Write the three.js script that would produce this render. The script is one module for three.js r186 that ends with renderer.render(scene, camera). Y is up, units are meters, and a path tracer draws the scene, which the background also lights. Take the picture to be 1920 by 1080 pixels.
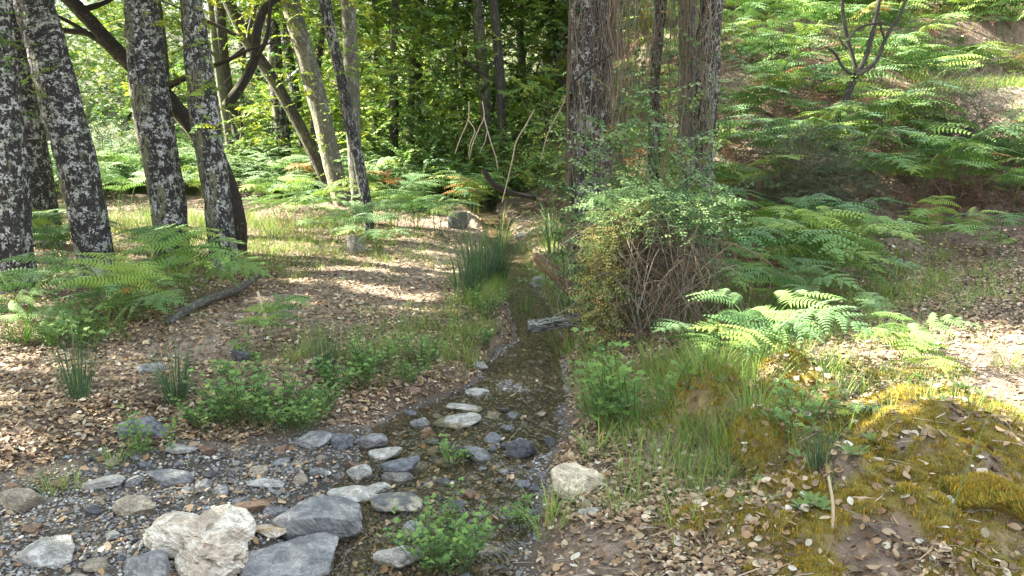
import * as THREE from 'three';
import { mergeGeometries } from 'three/addons/utils/BufferGeometryUtils.js';

// ---------------------------------------------------------------- camera, sky, sun, exposure
const scene = new THREE.Scene();
const renderer = new THREE.WebGLRenderer({ antialias: true });
renderer.toneMapping = THREE.LinearToneMapping;
renderer.toneMappingExposure = 9.6;
renderer.shadowMap.enabled = true;
const camera = new THREE.PerspectiveCamera(40.85, 16 / 9, 0.05, 400);
camera.position.set(0, 1.55, 0);
camera.rotation.set(-12 * Math.PI / 180, 0, 0);
const SUN = new THREE.Vector3(-0.78, 0.62, -0.18).normalize();
{ // bright, slightly hazy summer sky: pale at the horizon, soft blue overhead, a broad glow round the sun
  const W = 512, Hh = 256, px = new Float32Array(W * Hh * 4);
  for (let j = 0; j < Hh; j++) for (let i = 0; i < W; i++) {
    const el = ((j + .5) / Hh - .5) * Math.PI, az = ((i + .5) / W - .5) * Math.PI * 2, y = Math.sin(el), d = new THREE.Vector3(Math.cos(az) * Math.cos(el), y, Math.sin(az) * Math.cos(el));
    const t = Math.pow(Math.max(0, y), .55), g = Math.pow(Math.max(0, d.dot(SUN)), 6), k = (j * W + i) * 4, s = .34;
    px[k] = s * (1.0 - .30 * t + .7 * g); px[k + 1] = s * (1.0 - .17 * t + .62 * g); px[k + 2] = s * (1.0 - .02 * t + .45 * g); px[k + 3] = 1;
  }
  const sky = new THREE.DataTexture(px, W, Hh, THREE.RGBAFormat, THREE.FloatType); sky.mapping = THREE.EquirectangularReflectionMapping; sky.magFilter = THREE.LinearFilter; sky.needsUpdate = true;
  scene.background = sky; scene.environment = sky;
}
const sun = new THREE.DirectionalLight(new THREE.Color(1, 0.93, 0.80), 5);
sun.position.copy(SUN).multiplyScalar(60);
sun.castShadow = true; sun.shadow.mapSize.set(4096, 4096);
Object.assign(sun.shadow.camera, { left: -30, right: 30, top: 30, bottom: -30, near: 1, far: 140 });
scene.add(sun, sun.target);

// ---------------------------------------------------------------- small tools
function rng(seed) { let a = seed >>> 0; return () => { a = (a + 0x6D2B79F5) | 0; let t = Math.imul(a ^ (a >>> 15), 1 | a); t = (t + Math.imul(t ^ (t >>> 7), 61 | t)) ^ t; return ((t ^ (t >>> 14)) >>> 0) / 4294967296; }; }
const R0 = rng(7);
const clamp = (x, a, b) => Math.min(b, Math.max(a, x));
const mix = (a, b, t) => a + (b - a) * t;
const ss = (a, b, x) => { const t = clamp((x - a) / (b - a), 0, 1); return t * t * (3 - 2 * t); };
const P = new Uint8Array(512); { const r = rng(99), p = [...Array(256).keys()]; for (let i = 255; i > 0; i--) { const j = (r() * (i + 1)) | 0; [p[i], p[j]] = [p[j], p[i]]; } for (let i = 0; i < 512; i++) P[i] = p[i & 255]; }
function noise(x, y, z) {           // value noise, 0..1
  const xi = Math.floor(x), yi = Math.floor(y), zi = Math.floor(z);
  let u = x - xi, v = y - yi, w = z - zi; u = u * u * (3 - 2 * u); v = v * v * (3 - 2 * v); w = w * w * (3 - 2 * w);
  const X = xi & 255, Y = yi & 255, Z = zi & 255, X1 = (X + 1) & 255, Y1 = (Y + 1) & 255, Z1 = (Z + 1) & 255;
  const h = (a, b, c) => P[P[P[a] + b] + c];
  const A = P[X], B = P[X1];
  const a0 = P[P[A + Y] + Z], b0 = P[P[B + Y] + Z], c0 = P[P[A + Y1] + Z], d0 = P[P[B + Y1] + Z];
  const a1 = P[P[A + Y] + Z1], b1 = P[P[B + Y] + Z1], c1 = P[P[A + Y1] + Z1], d1 = P[P[B + Y1] + Z1];
  const e = a0 + (b0 - a0) * u, f = c0 + (d0 - c0) * u, g = a1 + (b1 - a1) * u, i = c1 + (d1 - c1) * u;
  const m = e + (f - e) * v, n = g + (i - g) * v;
  return (m + (n - m) * w) / 255;
}
function fbm(x, y, z, o = 4) { let s = 0, a = 0.5, n = 0; for (let i = 0; i < o; i++) { s += a * noise(x, y, z); n += a; a *= 0.5; x = x * 2.03 + 17.3; y = y * 2.03 + 5.1; z = z * 2.03 + 9.7; } return s / n; }
const ridge = (x, y, z, o = 3) => { let s = 0, a = 0.5, n = 0; for (let i = 0; i < o; i++) { s += a * (1 - Math.abs(2 * noise(x, y, z) - 1)); n += a; a *= 0.5; x *= 2.1; y *= 2.1; z *= 2.1; } return s / n; };
const counts = {};
function numbered(name) { const n = counts[name] = (counts[name] ?? -1) + 1; return n ? `${name}_${String(n).padStart(3, '0')}` : name; }
function tag(o, label, category, group, kind) { o.userData = { label, category }; if (group) o.userData.group = group; if (kind) o.userData.kind = kind; return o; }
function thing(name, label, category, pos = [0, 0, 0], turn = 0, group) {
  const o = new THREE.Group(); o.name = numbered(name); o.position.set(...pos); o.rotation.y = turn; scene.add(o); return tag(o, label, category, group);
}
function part(name, geo, mat, parent) { const m = new THREE.Mesh(geo, mat); m.name = name; m.castShadow = m.receiveShadow = true; parent.add(m); return m; }
function solo(name, geo, mat, label, category, pos = [0, 0, 0], group) { const m = part(numbered(name), geo, mat, scene); m.position.set(...pos); return tag(m, label, category, group); }
function structure(name, geo, mat) { const m = part(name, geo, mat, scene); m.userData = { kind: 'structure', label: name.replace(/_/g, ' '), category: name.split('_')[0] }; return m; }
const M4 = new THREE.Matrix4(), V3 = THREE.Vector3, Q0 = new THREE.Quaternion(), E0 = new THREE.Euler();
class Cloud {                         // many small copies of one shape: only for what nobody could count
  constructor() { this.m = []; this.c = []; }
  add(x, y, z, rx, ry, rz, s, c, sy = s, sz = s) { E0.set(rx, ry, rz, 'YXZ'); Q0.setFromEuler(E0); this.m.push(new THREE.Matrix4().compose(new V3(x, y, z), Q0, new V3(s, sy, sz))); this.c.push(c); }
  build(name, geo, mat, parent, userData) {
    const im = new THREE.InstancedMesh(geo, mat, this.m.length), col = new THREE.Color(); im.name = name; im.castShadow = im.receiveShadow = true;
    for (let i = 0; i < this.m.length; i++) { im.setMatrixAt(i, this.m[i]); im.setColorAt(i, col.setRGB(...this.c[i])); }
    im.userData = { kind: 'stuff', ...(userData || {}) }; parent.add(im); return im;
  }
}
class Faces {                         // hand-made triangles
  constructor() { this.p = []; this.c = []; this.t = []; }
  tri(a, b, c, col) { this.p.push(...a, ...b, ...c); if (col) this.c.push(...col, ...col, ...col); }
  quad(a, b, c, d, col) { this.tri(a, b, c, col); this.tri(a, c, d, col); }
  geo() { const g = new THREE.BufferGeometry(); g.setAttribute('position', new THREE.Float32BufferAttribute(this.p, 3)); if (this.c.length) g.setAttribute('color', new THREE.Float32BufferAttribute(this.c, 3)); g.computeVertexNormals(); return g; }
}
const add = (a, b, k = 1) => [a[0] + b[0] * k, a[1] + b[1] * k, a[2] + b[2] * k];
const cross = (a, b) => [a[1] * b[2] - a[2] * b[1], a[2] * b[0] - a[0] * b[2], a[0] * b[1] - a[1] * b[0]];
const norm = a => { const l = Math.hypot(...a) || 1; return [a[0] / l, a[1] / l, a[2] / l]; };
const lerp3 = (a, b, t) => [mix(a[0], b[0], t), mix(a[1], b[1], t), mix(a[2], b[2], t)];
const tint = (c, r, v = 0.25) => { const k = 1 + (r() - 0.5) * 2 * v, h = (r() - 0.5) * v; return [c[0] * k * (1 + h), c[1] * k, c[2] * k * (1 - h)]; };

// ---------------------------------------------------------------- the lie of the land (d = metres ahead = -z)
const CD = [0, 2, 2.57, 3.36, 4, 4.93, 6, 7.67, 9.6, 12.1, 14.3, 20, 80];
const CX = [-.75, -.6, -.47, -.32, -.23, .07, .21, .1, 0, -.25, -.54, -1.0, -3];
const CW = [.6, .6, .5, .45, .5, .27, .17, .18, .2, .2, .22, .3, .3];
function lut(t, v, d) { if (d <= t[0]) return v[0]; for (let i = 0; i < t.length - 1; i++) if (d <= t[i + 1]) { let k = (d - t[i]) / (t[i + 1] - t[i]); k = k * k * (3 - 2 * k); return v[i] + (v[i + 1] - v[i]) * k; } return v[v.length - 1]; }
const creekX = d => lut(CD, CX, d), creekW = d => lut(CD, CW, d);
function hillAt(x, d) {
  let p = d > 7.3 ? 0.5 * (d - 7.3) : 0;
  if (d < 8.3 && d > 6.3) p = 0.5 * ((d - 6.3) ** 2) / 4;
  p = Math.min(p, 3.0 + 0.06 * Math.max(0, d - 13.3));
  if (x > 5.2 && d > 10 && d < 15) p = mix(p, 1.75, ss(5.2, 6.3, x) * ss(10.1, 10.6, d) * (1 - ss(12.4, 13.2, d)));
  return p + ss(14.2, 15.4, d) * 1.2 + Math.max(0, d - 15.4) * 0.2;
}
function landform(x, d) {
  const w = creekW(d), u = x - creekX(d), gl = ss(3.9, 4.9, d - 0.4 * x), far = 0.028 * Math.max(0, d - 9) + 0.16 * Math.max(0, d - 24);
  const hl = mix(-.06, -.015, gl) + .085 * ss(.1, 1.8, -u - w) * gl + far + 0.02 * Math.max(0, -u - 3) * ss(5, 9, d);
  const hr = -.02 + .1 * ss(.05, .8, u - w) + .07 * Math.max(0, u - .4) * (1 - ss(5, 8, d) * .6) + far * (1 - ss(1., 3.2, u)) + hillAt(x, d) * ss(.9, 3.3, u);
  return u < 0 ? mix(-.135 + far, hl, ss(w * .75, w * 1.35 + .1, -u)) : mix(-.135 + far, hr, ss(w * .75, w * 1.2 + .12, u));
}
const WATER = -0.109;
function gravelMask(x, d) { const u = x - creekX(d), w = creekW(d); const n = (fbm(x * 1.7, d * 1.7, 3.3, 3) - 0.5) * 1.1; const bar = x < creekX(d) ? 1 - ss(4.1, 4.5, d - 0.4 * x + n * 0.6) : 0; const bed = 1 - ss(w * 0.95, w * 1.2, Math.abs(u) + n * 0.08); return Math.max(bar, bed); }
const mossMounds = [[1.12, 3.1, .16, .12], [1.42, 3.72, .2, .13], [1.0, 2.5, .22, .08], [1.45, 2.55, .25, .1], [1.7, 2.9, .28, .1], [1.24, 2.75, .16, .07], [0.95, 3.55, .14, .16], [1.95, 3.3, .3, .08], [1.28, 2.25, .15, .07]];
function mossMask(x, d) {
  let m = 0; for (const [mx, md, r] of mossMounds) { const q = ((x - mx) ** 2 + (d - md) ** 2) / (r * r * 1.7); if (q < 4) m = Math.max(m, Math.exp(-q * q * 0.7)); }
  const region = ss(.55, .95, x - creekX(d) - creekW(d) * .5) * (1 - ss(3.6, 4.6, d));
  return clamp(m * ss(.34, .5, fbm(x * 5, d * 5, 1.2, 3)) + region * ss(.56, .64, fbm(x * 4.2, d * 4.2, 8.8, 4)), 0, 1);
}
function H(x, z) {                    // the height of the ground with its small relief
  const d = -z; let h = landform(x, d);
  const near = 1 - ss(10, 20, d), g = d < 9 ? gravelMask(x, d) : 0;
  h += (fbm(x * 0.9, d * 0.9, 4.4, 3) - .5) * .14 * (1 - g) + (fbm(x * 3.1, d * 3.1, 7.4, 3) - .5) * mix(.06, .10, g) * near;
  if (d < 6) {
    for (const [mx, md, r, a] of mossMounds) { const q = ((x - mx) ** 2 + (d - md) ** 2) / (r * r); if (q < 6) h += 1.35 * a * Math.exp(-q * q * .5) * (0.5 + fbm(x * 9, d * 9, 2.2, 2)); }
    if (x > .4 && d < 4.8) { const mm = mossMask(x, d); h += mm * (.016 + .05 * (fbm(x * 16, d * 16, 3.7, 3) - .35)); }
    h += (fbm(x * 14, d * 14, 5.5, 2) - .5) * .025;
    const q = ((x + 2.05) / .5) ** 2 + ((d - 4.95) / .16) ** 2; if (q < 5) h -= .16 * Math.exp(-q);     // little cut bank by the weeds
    const q2 = ((x - 1.38) / .07) ** 2 + ((d - 2.85) / .35) ** 2; if (q2 < 5) h -= .07 * Math.exp(-q2);  // rill between the moss cushions
  }
  return h;
}
// ---------------------------------------------------------------- textures and materials
function dataTex(w, h, fn, srgb, repeat = true) {
  const d = new Uint8Array(w * h * 4), c = [0, 0, 0];
  for (let j = 0; j < h; j++) for (let i = 0; i < w; i++) { fn(i / w, j / h, c); const k = (j * w + i) * 4; for (let q = 0; q < 3; q++) { let v = clamp(c[q], 0, 1); if (srgb) v = v <= 0.0031308 ? v * 12.92 : 1.055 * Math.pow(v, 1 / 2.4) - 0.055; d[k + q] = v * 255; } d[k + 3] = 255; }
  const t = new THREE.DataTexture(d, w, h); t.magFilter = THREE.LinearFilter; t.minFilter = THREE.LinearMipmapLinearFilter; t.generateMipmaps = true;
  if (repeat) t.wrapS = t.wrapT = THREE.RepeatWrapping; if (srgb) t.colorSpace = THREE.SRGBColorSpace; t.needsUpdate = true; return t;
}
const tile = (u, v, k, o, s = 0) => {     // noise that repeats on the unit square
  const a = u * Math.PI * 2, b = v * Math.PI * 2, q = k / 6.283; let t = 0, m = 0.5, n = 0, f = 1;
  for (let i = 0; i < o; i++) { t += m * noise(Math.cos(a) * q * f + 50 + s, Math.sin(a) * q * f + Math.cos(b) * q * f * 1.01 + 50, Math.sin(b) * q * f + 50 + i * 7); n += m; m *= .5; f *= 2; } return t / n;
};
// bark: u once round the trunk, v four metres of height; crusts of lichen have their own outlines
function barkMaps({ bark, white, low, high, olive, side, seed, fibre = 0 }) {
  const W = 512, HH = 1024, hgt = new Float32Array(W * HH);
  const map = dataTex(W, HH, (u, v, c) => {
    const a = u * Math.PI * 2, x = Math.cos(a) * .17 + seed, z = Math.sin(a) * .17 + seed, y = v * 4;
    const fis = ridge(x * 22, y * 5, z * 22, 3), f2 = fbm(x * 70, y * 30, z * 70, 3), st = fbm(x * 60, y * 4, z * 60, 3);
    let k = .55 + .9 * f2; let col = [bark[0] * k, bark[1] * k, bark[2] * k]; let h = .5 - .5 * ss(.62, .9, fis) + .2 * f2;
    if (fibre) { const q = .4 + 1.3 * st; col = [bark[0] * q, bark[1] * q, bark[2] * q]; h = st * .8 + .1 * f2; }
    const den = mix(low, high, ss(.02, .35, v + (fbm(x * 6, y * 1.5, z * 6, 2) - .5) * .3));
    const wx = (fbm(x * 40, y * 40, z * 40 + 3, 3) - .5) * .11, wy = (fbm(x * 40 + 8, y * 40, z * 40, 3) - .5) * .11; const p = fbm((x + wx) * 32, (y + wy) * 27, (z + wx) * 32, 6), p2 = fbm((x - wy) * 60 + 9, (y + wx) * 50, (z + wy) * 60, 5);
    const L = Math.max(ss(-.02, .09, p - (.72 - .3 * den)) * (.45 + .75 * fbm(x * 33 + 2, y * 30, z * 33, 3)), ss(0, .09, p2 - (.82 - .26 * den)) * .8);
    if (L > 0) { const t = .55 + .7 * fbm(x * 120, y * 110, z * 120, 2), g = ss(.45, .6, fbm(x * 9 + 4, y * 8, z * 9, 2)); col = [mix(col[0], mix(white[0], white[0] * .72, g) * t, L), mix(col[1], mix(white[1], white[1] * .77, g) * t, L), mix(col[2], mix(white[2], white[2] * .66, g) * t, L)]; h += .25 * L; }
    const s0 = Math.cos(a - Math.PI) * side + fbm(x * 12, y * 3, z * 12, 3) * 1.4 - .75;
    const O = ss(.1, .3, s0) * ss(.40, .52, fbm(x * 45, y * 30, z * 45, 3) + .02);
    if (O > 0 && olive) { const t = .6 + .8 * f2; col = [mix(col[0], olive[0] * t, O), mix(col[1], olive[1] * t, O), mix(col[2], olive[2] * t, O)]; h += .2 * O; }
    hgt[(Math.round(v * HH) % HH) * W + Math.round(u * W) % W] = h; c[0] = col[0]; c[1] = col[1]; c[2] = col[2];
  }, true);
  const bump = dataTex(W, HH, (u, v, c) => { c[0] = c[1] = c[2] = hgt[(Math.round(v * HH) % HH) * W + Math.round(u * W) % W] * .7; }, false);
  return { map, bumpMap: bump };
}
const barkMat = (o, extra = {}) => new THREE.MeshStandardMaterial({ ...barkMaps(o), bumpScale: .02, roughness: .95, ...extra });
const B_LICHEN = barkMat({ bark: [.020, .018, .017], white: [.50, .50, .49], low: 1.1, high: .6, olive: [.12, .12, .068], side: .34, seed: 3 });
const B_LICHEN2 = barkMat({ bark: [.020, .018, .017], white: [.42, .42, .39], low: .92, high: .56, olive: [.10, .10, .055], side: .3, seed: 11 });
const B_GREY = barkMat({ bark: [.10, .092, .078], white: [.34, .34, .29], low: .5, high: .5, olive: [.20, .19, .12], side: .6, seed: 23 });
const B_FIBRE = barkMat({ bark: [.10, .07, .045], white: [.3, .26, .2], low: .1, high: .2, olive: [.16, .13, .05], side: .3, seed: 31, fibre: 1 });
const B_MOSS = barkMat({ bark: [.022, .017, .012], white: [.16, .16, .12], low: .1, high: .2, olive: [.075, .075, .022], side: 1.0, seed: 41 });
const B_DARK = barkMat({ bark: [.04, .035, .03], white: [.3, .31, .28], low: .35, high: .25, olive: [.1, .1, .05], side: .4, seed: 57 });
const soilTex = dataTex(1024, 1024, (u, v, c) => { const n = tile(u, v, 26, 4), m = tile(u, v, 120, 3, 5), g = ss(.58, .66, tile(u, v, 90, 2, 9)); const k = .35 + .75 * n + .35 * (m - .5); c[0] = k * mix(1, 1.35, g); c[1] = k * mix(1, 1.3, g); c[2] = k * mix(1, 1.25, g); }, true);
const soilBump = dataTex(1024, 1024, (u, v, c) => { c[0] = c[1] = c[2] = .5 * tile(u, v, 40, 4) + .5 * tile(u, v, 150, 2, 3); }, false);
const groundMat = new THREE.MeshStandardMaterial({ vertexColors: true, map: soilTex, bumpMap: soilBump, bumpScale: .02, roughness: .96 });
const stoneTex = dataTex(512, 512, (u, v, c) => { const n = tile(u, v, 14, 5), m = tile(u, v, 70, 3, 5), vein = ss(.9, .985, 1 - Math.abs(2 * tile(u, v, 9, 3, 15) - 1)); const k = .42 + .55 * n + .5 * (m - .5) + vein * .3; c[0] = c[1] = c[2] = k; }, true);
const stoneBump = dataTex(512, 512, (u, v, c) => { c[0] = c[1] = c[2] = .6 * tile(u, v, 20, 4) + .4 * tile(u, v, 90, 2, 3); }, false);
const stoneMat = new THREE.MeshStandardMaterial({ vertexColors: true, map: stoneTex, bumpMap: stoneBump, bumpScale: .012, roughness: .82 });
const wetStone = new THREE.MeshStandardMaterial({ vertexColors: true, map: stoneTex, bumpMap: stoneBump, bumpScale: .01, roughness: .45 });
const pebbleMat = new THREE.MeshStandardMaterial({ roughness: .38 });
const leafM = (o = {}) => new THREE.MeshPhysicalMaterial({ roughness: .8, transmission: .42, thickness: 0, specularIntensity: .5, side: THREE.DoubleSide, ...o });
const LEAF = leafM({ roughness: .75 });                        // tinted per copy
const LEAFV = leafM({ vertexColors: true });
const FERN = [[.13, .24, .042], [.105, .205, .05], [.20, .29, .042], [.085, .175, .052]].map(c => leafM({ color: new THREE.Color().setRGB(...c), transmission: .38 }));
const FERN_OLD = leafM({ color: new THREE.Color().setRGB(.36, .17, .035) });
const FERN_DEAD = new THREE.MeshStandardMaterial({ roughness: .95, side: THREE.DoubleSide });
const STALK = new THREE.MeshStandardMaterial({ color: new THREE.Color().setRGB(.10, .13, .035), roughness: .8 });
const GRASS = leafM({ transmission: .35, roughness: .7 });
const LITTER = new THREE.MeshPhysicalMaterial({ roughness: .75, specularIntensity: .5, side: THREE.DoubleSide });
const VINE = new THREE.MeshStandardMaterial({ color: new THREE.Color().setRGB(.15, .105, .065), roughness: .9 });
const VINE_GREY = new THREE.MeshStandardMaterial({ color: new THREE.Color().setRGB(.20, .17, .13), roughness: .9 });
const TWIG_PALE = new THREE.MeshStandardMaterial({ color: new THREE.Color().setRGB(.42, .33, .22), roughness: .85 });
const TWIG_DARK = new THREE.MeshStandardMaterial({ color: new THREE.Color().setRGB(.05, .04, .03), roughness: .9 });
const waterBump = dataTex(512, 512, (u, v, c) => { c[0] = c[1] = c[2] = .55 * tile(u, v, 12, 3) + .3 * tile(u, v, 34, 2, 4) + .25 * (1 - Math.abs(2 * tile(u, v, 20, 2, 8) - 1)); }, false);
const waterMat = new THREE.MeshPhysicalMaterial({ color: new THREE.Color().setRGB(.80, .76, .66), roughness: .03, transmission: 1, thickness: 0, ior: 1.33, bumpMap: waterBump, bumpScale: .013 });
// ---------------------------------------------------------------- shapes
function tube(pts, o = {}) {         // pts [[x,y,z,r]...]; bent, swollen, rough stem with uv once round and v in four metres
  const seg = o.seg ?? 10, step = o.step ?? .12, amp = o.amp ?? 0, seed = o.seed ?? 0, low = o.low ?? 0;
  const cv = new THREE.CatmullRomCurve3(pts.map(p => new V3(p[0], p[1], p[2])), false, 'centripetal'), len = cv.getLength(), n = Math.max(2, Math.round(len / step));
  const pos = [], uv = [], idx = []; let side = null;
  for (let i = 0; i <= n; i++) {
    const t = i / n, c = cv.getPoint(t), T = cv.getTangent(t), f = t * (pts.length - 1), k = Math.min(pts.length - 2, Math.floor(f)), r0 = mix(pts[k][3], pts[k + 1][3], f - k);
    if (!side) side = Math.abs(T.x) > .9 ? new V3(0, 0, 1) : new V3(1, 0, 0);
    side.addScaledVector(T, -side.dot(T)).normalize(); const up = new V3().crossVectors(T, side);
    for (let j = 0; j <= seg; j++) {
      const a = j / seg * Math.PI * 2, ca = Math.cos(a), sa = Math.sin(a), y = t * len;
      let r = r0; if (amp) r += amp * ((fbm(ca * 3 + seed, y * 2.2, sa * 3 + seed, 3) - .5) * 2.2 - .7 * ss(.6, .9, ridge(ca * 4.2 + seed, y * 1.8, sa * 4.2 + seed, 3))); if (low) r += low * r0 * (.5 - fbm(ca + seed, y * .9, sa + seed, 2)) * 2;
      if (o.flare) r *= 1 + o.flare * Math.exp(-y * 4.5) * (1 + .5 * Math.cos(a * 3 + seed));
      if (i === n && o.pointed !== false) r *= .15;
      pos.push(c.x + (side.x * ca + up.x * sa) * r, c.y + (side.y * ca + up.y * sa) * r, c.z + (side.z * ca + up.z * sa) * r); uv.push(j / seg + (o.u0 ?? 0), y / 4 + (o.v0 ?? 0));
    }
  }
  const w = seg + 1; for (let i = 0; i < n; i++) for (let j = 0; j < seg; j++) { const a = i * w + j, b = a + w; idx.push(a, a + 1, b, a + 1, b + 1, b); }
  for (const e of [0, n]) { const c0 = pos.length / 3, base = e * w; let cx = 0, cy = 0, cz = 0; for (let j = 0; j < seg; j++) { cx += pos[(base + j) * 3]; cy += pos[(base + j) * 3 + 1]; cz += pos[(base + j) * 3 + 2]; } pos.push(cx / seg, cy / seg, cz / seg); uv.push(.5, e / n); for (let j = 0; j < seg; j++) e ? idx.push(base + j, base + j + 1, c0) : idx.push(base + j + 1, base + j, c0); }
  const g = new THREE.BufferGeometry(); g.setAttribute('position', new THREE.Float32BufferAttribute(pos, 3)); g.setAttribute('uv', new THREE.Float32BufferAttribute(uv, 2)); g.setIndex(idx); g.computeVertexNormals();
  const nn = g.attributes.normal; for (let i = 0; i <= n; i++) { const a = i * w, b = a + seg; const v = new V3(nn.getX(a) + nn.getX(b), nn.getY(a) + nn.getY(b), nn.getZ(a) + nn.getZ(b)).normalize(); nn.setXYZ(a, v.x, v.y, v.z); nn.setXYZ(b, v.x, v.y, v.z); }
  return g;
}
function wire(pts, r0, r1, seg = 3) { return tube(pts.map((p, i) => [p[0], p[1], p[2], mix(r0, r1, i / (pts.length - 1))]), { seg, step: .07 }); }
function kite(F, base, dir, up, len, wid, fold = .15, col, at = .42) {     // a small leaf: two folded halves
  const s = norm(cross(dir, up)), n = norm(cross(s, dir)), m = add(base, dir, len * at), l = add(add(m, s, wid / 2), n, fold * wid), r = add(add(m, s, -wid / 2), n, fold * wid), t = add(add(base, dir, len), n, -fold * wid * .4);
  F.tri(base, l, t, col); F.tri(base, t, r, col);
}
function oval(F, base, dir, up, len, wid, fold = .12, col) {               // a rounder leaf of six faces
  const s = norm(cross(dir, up)), n = norm(cross(s, dir)), q = (f, w, h) => add(add(add(base, dir, len * f), s, wid * w), n, wid * h);
  const a = q(.28, .42, fold), b = q(.68, .44, fold), c = q(.28, -.42, fold), d = q(.68, -.44, fold), m = q(.5, 0, 0), t = q(1, 0, -fold);
  F.tri(base, a, m, col); F.tri(a, b, m, col); F.tri(b, t, m, col); F.tri(t, d, m, col); F.tri(d, c, m, col); F.tri(c, base, m, col);
}
// bracken frond: upright stipe, then a blade that bends over; a few pairs of plumes, each a comb of drooping pinnules
function frondGeo(seed, { stipe = .46, blade = .7, wide = .42, droop = 1, fine = 1, tilt = .15 } = {}) {
  const r = rng(seed), F = new Faces(), spine = []; let p = [0, 0, 0]; const N = 26, twist = (r() - .5) * .5, L = stipe + blade, s0 = stipe / L;
  for (let i = 0; i <= N; i++) { const t = i / N; spine.push([...p]); const ang = t < s0 ? mix(tilt * .6, .75, (t / s0) ** 2) : mix(.75, 1.45 + .25 * droop, ss(s0, Math.min(1, s0 + .4), t)) + droop * .35 * Math.max(0, t - s0 - .3); p = add(p, [Math.sin(ang) * Math.cos(twist * t), Math.cos(ang), Math.sin(ang) * Math.sin(twist * t)], L / N); }
  const at = t => { const f = clamp(t, 0, .9999) * N, k = Math.floor(f); return lerp3(spine[k], spine[k + 1], f - k); }, tan = t => norm(add(at(Math.min(1, t + .03)), at(Math.max(0, t - .03)), -1));
  for (let i = 0; i < N; i++) { const w = .0055 * (1 - .8 * i / N), a = spine[i], b = spine[i + 1], s = [0, 0, w]; F.quad(add(a, s), add(b, s), add(b, s, -1), add(a, s, -1)); const u = norm(cross([0, 0, 1], norm(add(b, a, -1)))); F.quad(add(a, u, w), add(b, u, w), add(b, u, -w), add(a, u, -w)); }
  const gap = .030 * fine;
  const tooth = (o, D, up, len) => { const s = norm(cross(D, up)), n = norm(cross(s, D)), w = .0105 * fine * (.8 + .3 * r()), m = add(add(o, D, len * .38), n, len * .05), t = add(add(o, D, len), n, -len * (.12 + .12 * r())); F.tri(add(o, s, w * .75), add(m, s, w), m); F.tri(add(o, s, w * .75), m, o); F.tri(o, m, add(o, s, -w * .75)); F.tri(m, add(m, s, -w), add(o, s, -w * .75)); F.tri(add(m, s, w), t, m); F.tri(m, t, add(m, s, -w)); };
  const comb = (o, D0, up, len, big) => {
    let c = [...o], D = D0; const n = Math.max(3, Math.round(len / gap)), st = len / n;
    for (let k = 0; k < n; k++) {
      const z = k / n, c2 = add(c, D, st), side = norm(cross(D, up)), pl = big * Math.pow(1 - z * .97, .75) * (z < .08 ? .75 : 1);
      F.tri(add(c, side, .002), c2, add(c, side, -.002));
      for (const e of [-1, 1]) tooth(c, norm(add(add(side.map(v => v * e), D, .42), up, -.02 + (r() - .5) * .16)), up, pl * (.88 + r() * .24) + .006);
      D = norm(add(D, [0, -1, 0], .035 * (.4 + droop) * st / .03)); c = c2;
    }
    tooth(c, D, up, .02);
  };
  const places = [.02, .24, .42, .57, .69, .79]; 
  places.forEach((q, i) => {
    const t = s0 + (1 - s0) * q, T = tan(t), o = at(t), u0 = norm(cross([0, 0, 1], T)), up = u0[1] < 0 ? u0.map(v => -v) : u0, out = cross(T, up), ln = wide * [1, .9, .68, .47, .31, .2][i];
    for (const sd of [-1, 1]) comb(add(o, T, (r() - .5) * .02), norm(add(add(out.map(v => v * sd), T, mix(.35, .8, q) + (r() - .5) * .2), up, .08 + (r() - .5) * .22)), up, ln * (.88 + r() * .24), Math.min(.085, ln * .24 + .012));
  });
  { const q = .5, t = s0 + (1 - s0) * q; const n = Math.round(blade * (1 - q) / gap); for (let k = 0; k < n; k++) { const tt = t + (1 - t) * k / n, T = tan(tt), o = at(tt), u0 = norm(cross([0, 0, 1], T)), up = u0[1] < 0 ? u0.map(v => -v) : u0, out = cross(T, up); if (k / n > .5) for (const e of [-1, 1]) tooth(o, norm(add(out.map(v => v * e), T, .5)), up, .055 * Math.pow(1.02 - k / n, .7) * 1.3); } }
  return F.geo();
}
function strip(F, base, dir, lean, len, wid, bend, n = 4, col, r = Math.random, fold = .25) {   // a blade of grass
  let p = [...base], D = norm(dir); const g = norm([lean[0], -0.55, lean[2]]); const s = norm(cross(D, Math.abs(D[1]) > .99 ? [lean[0] + .01, 0, lean[2]] : [0, 1, 0]));
  const w = t => wid * (t < .15 ? .7 + t * 2 : 1) * Math.pow(1 - t, .55);
  for (let i = 0; i < n; i++) { const t = i / n, t2 = (i + 1) / n, a = w(t) / 2, b = w(t2) / 2, p2 = add(p, D, len / n); const up = norm(cross(s, D)); const k = fold;
    const l1 = add(add(p, s, a), up, a * k), r1 = add(add(p, s, -a), up, a * k), l2 = add(add(p2, s, b), up, b * k), r2 = add(add(p2, s, -b), up, b * k);
    F.quad(l1, l2, p2, p, col); F.quad(p, p2, r2, r1, col); p = p2; D = norm(add(D, g, bend * (i + 1) / n)); }
}
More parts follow.
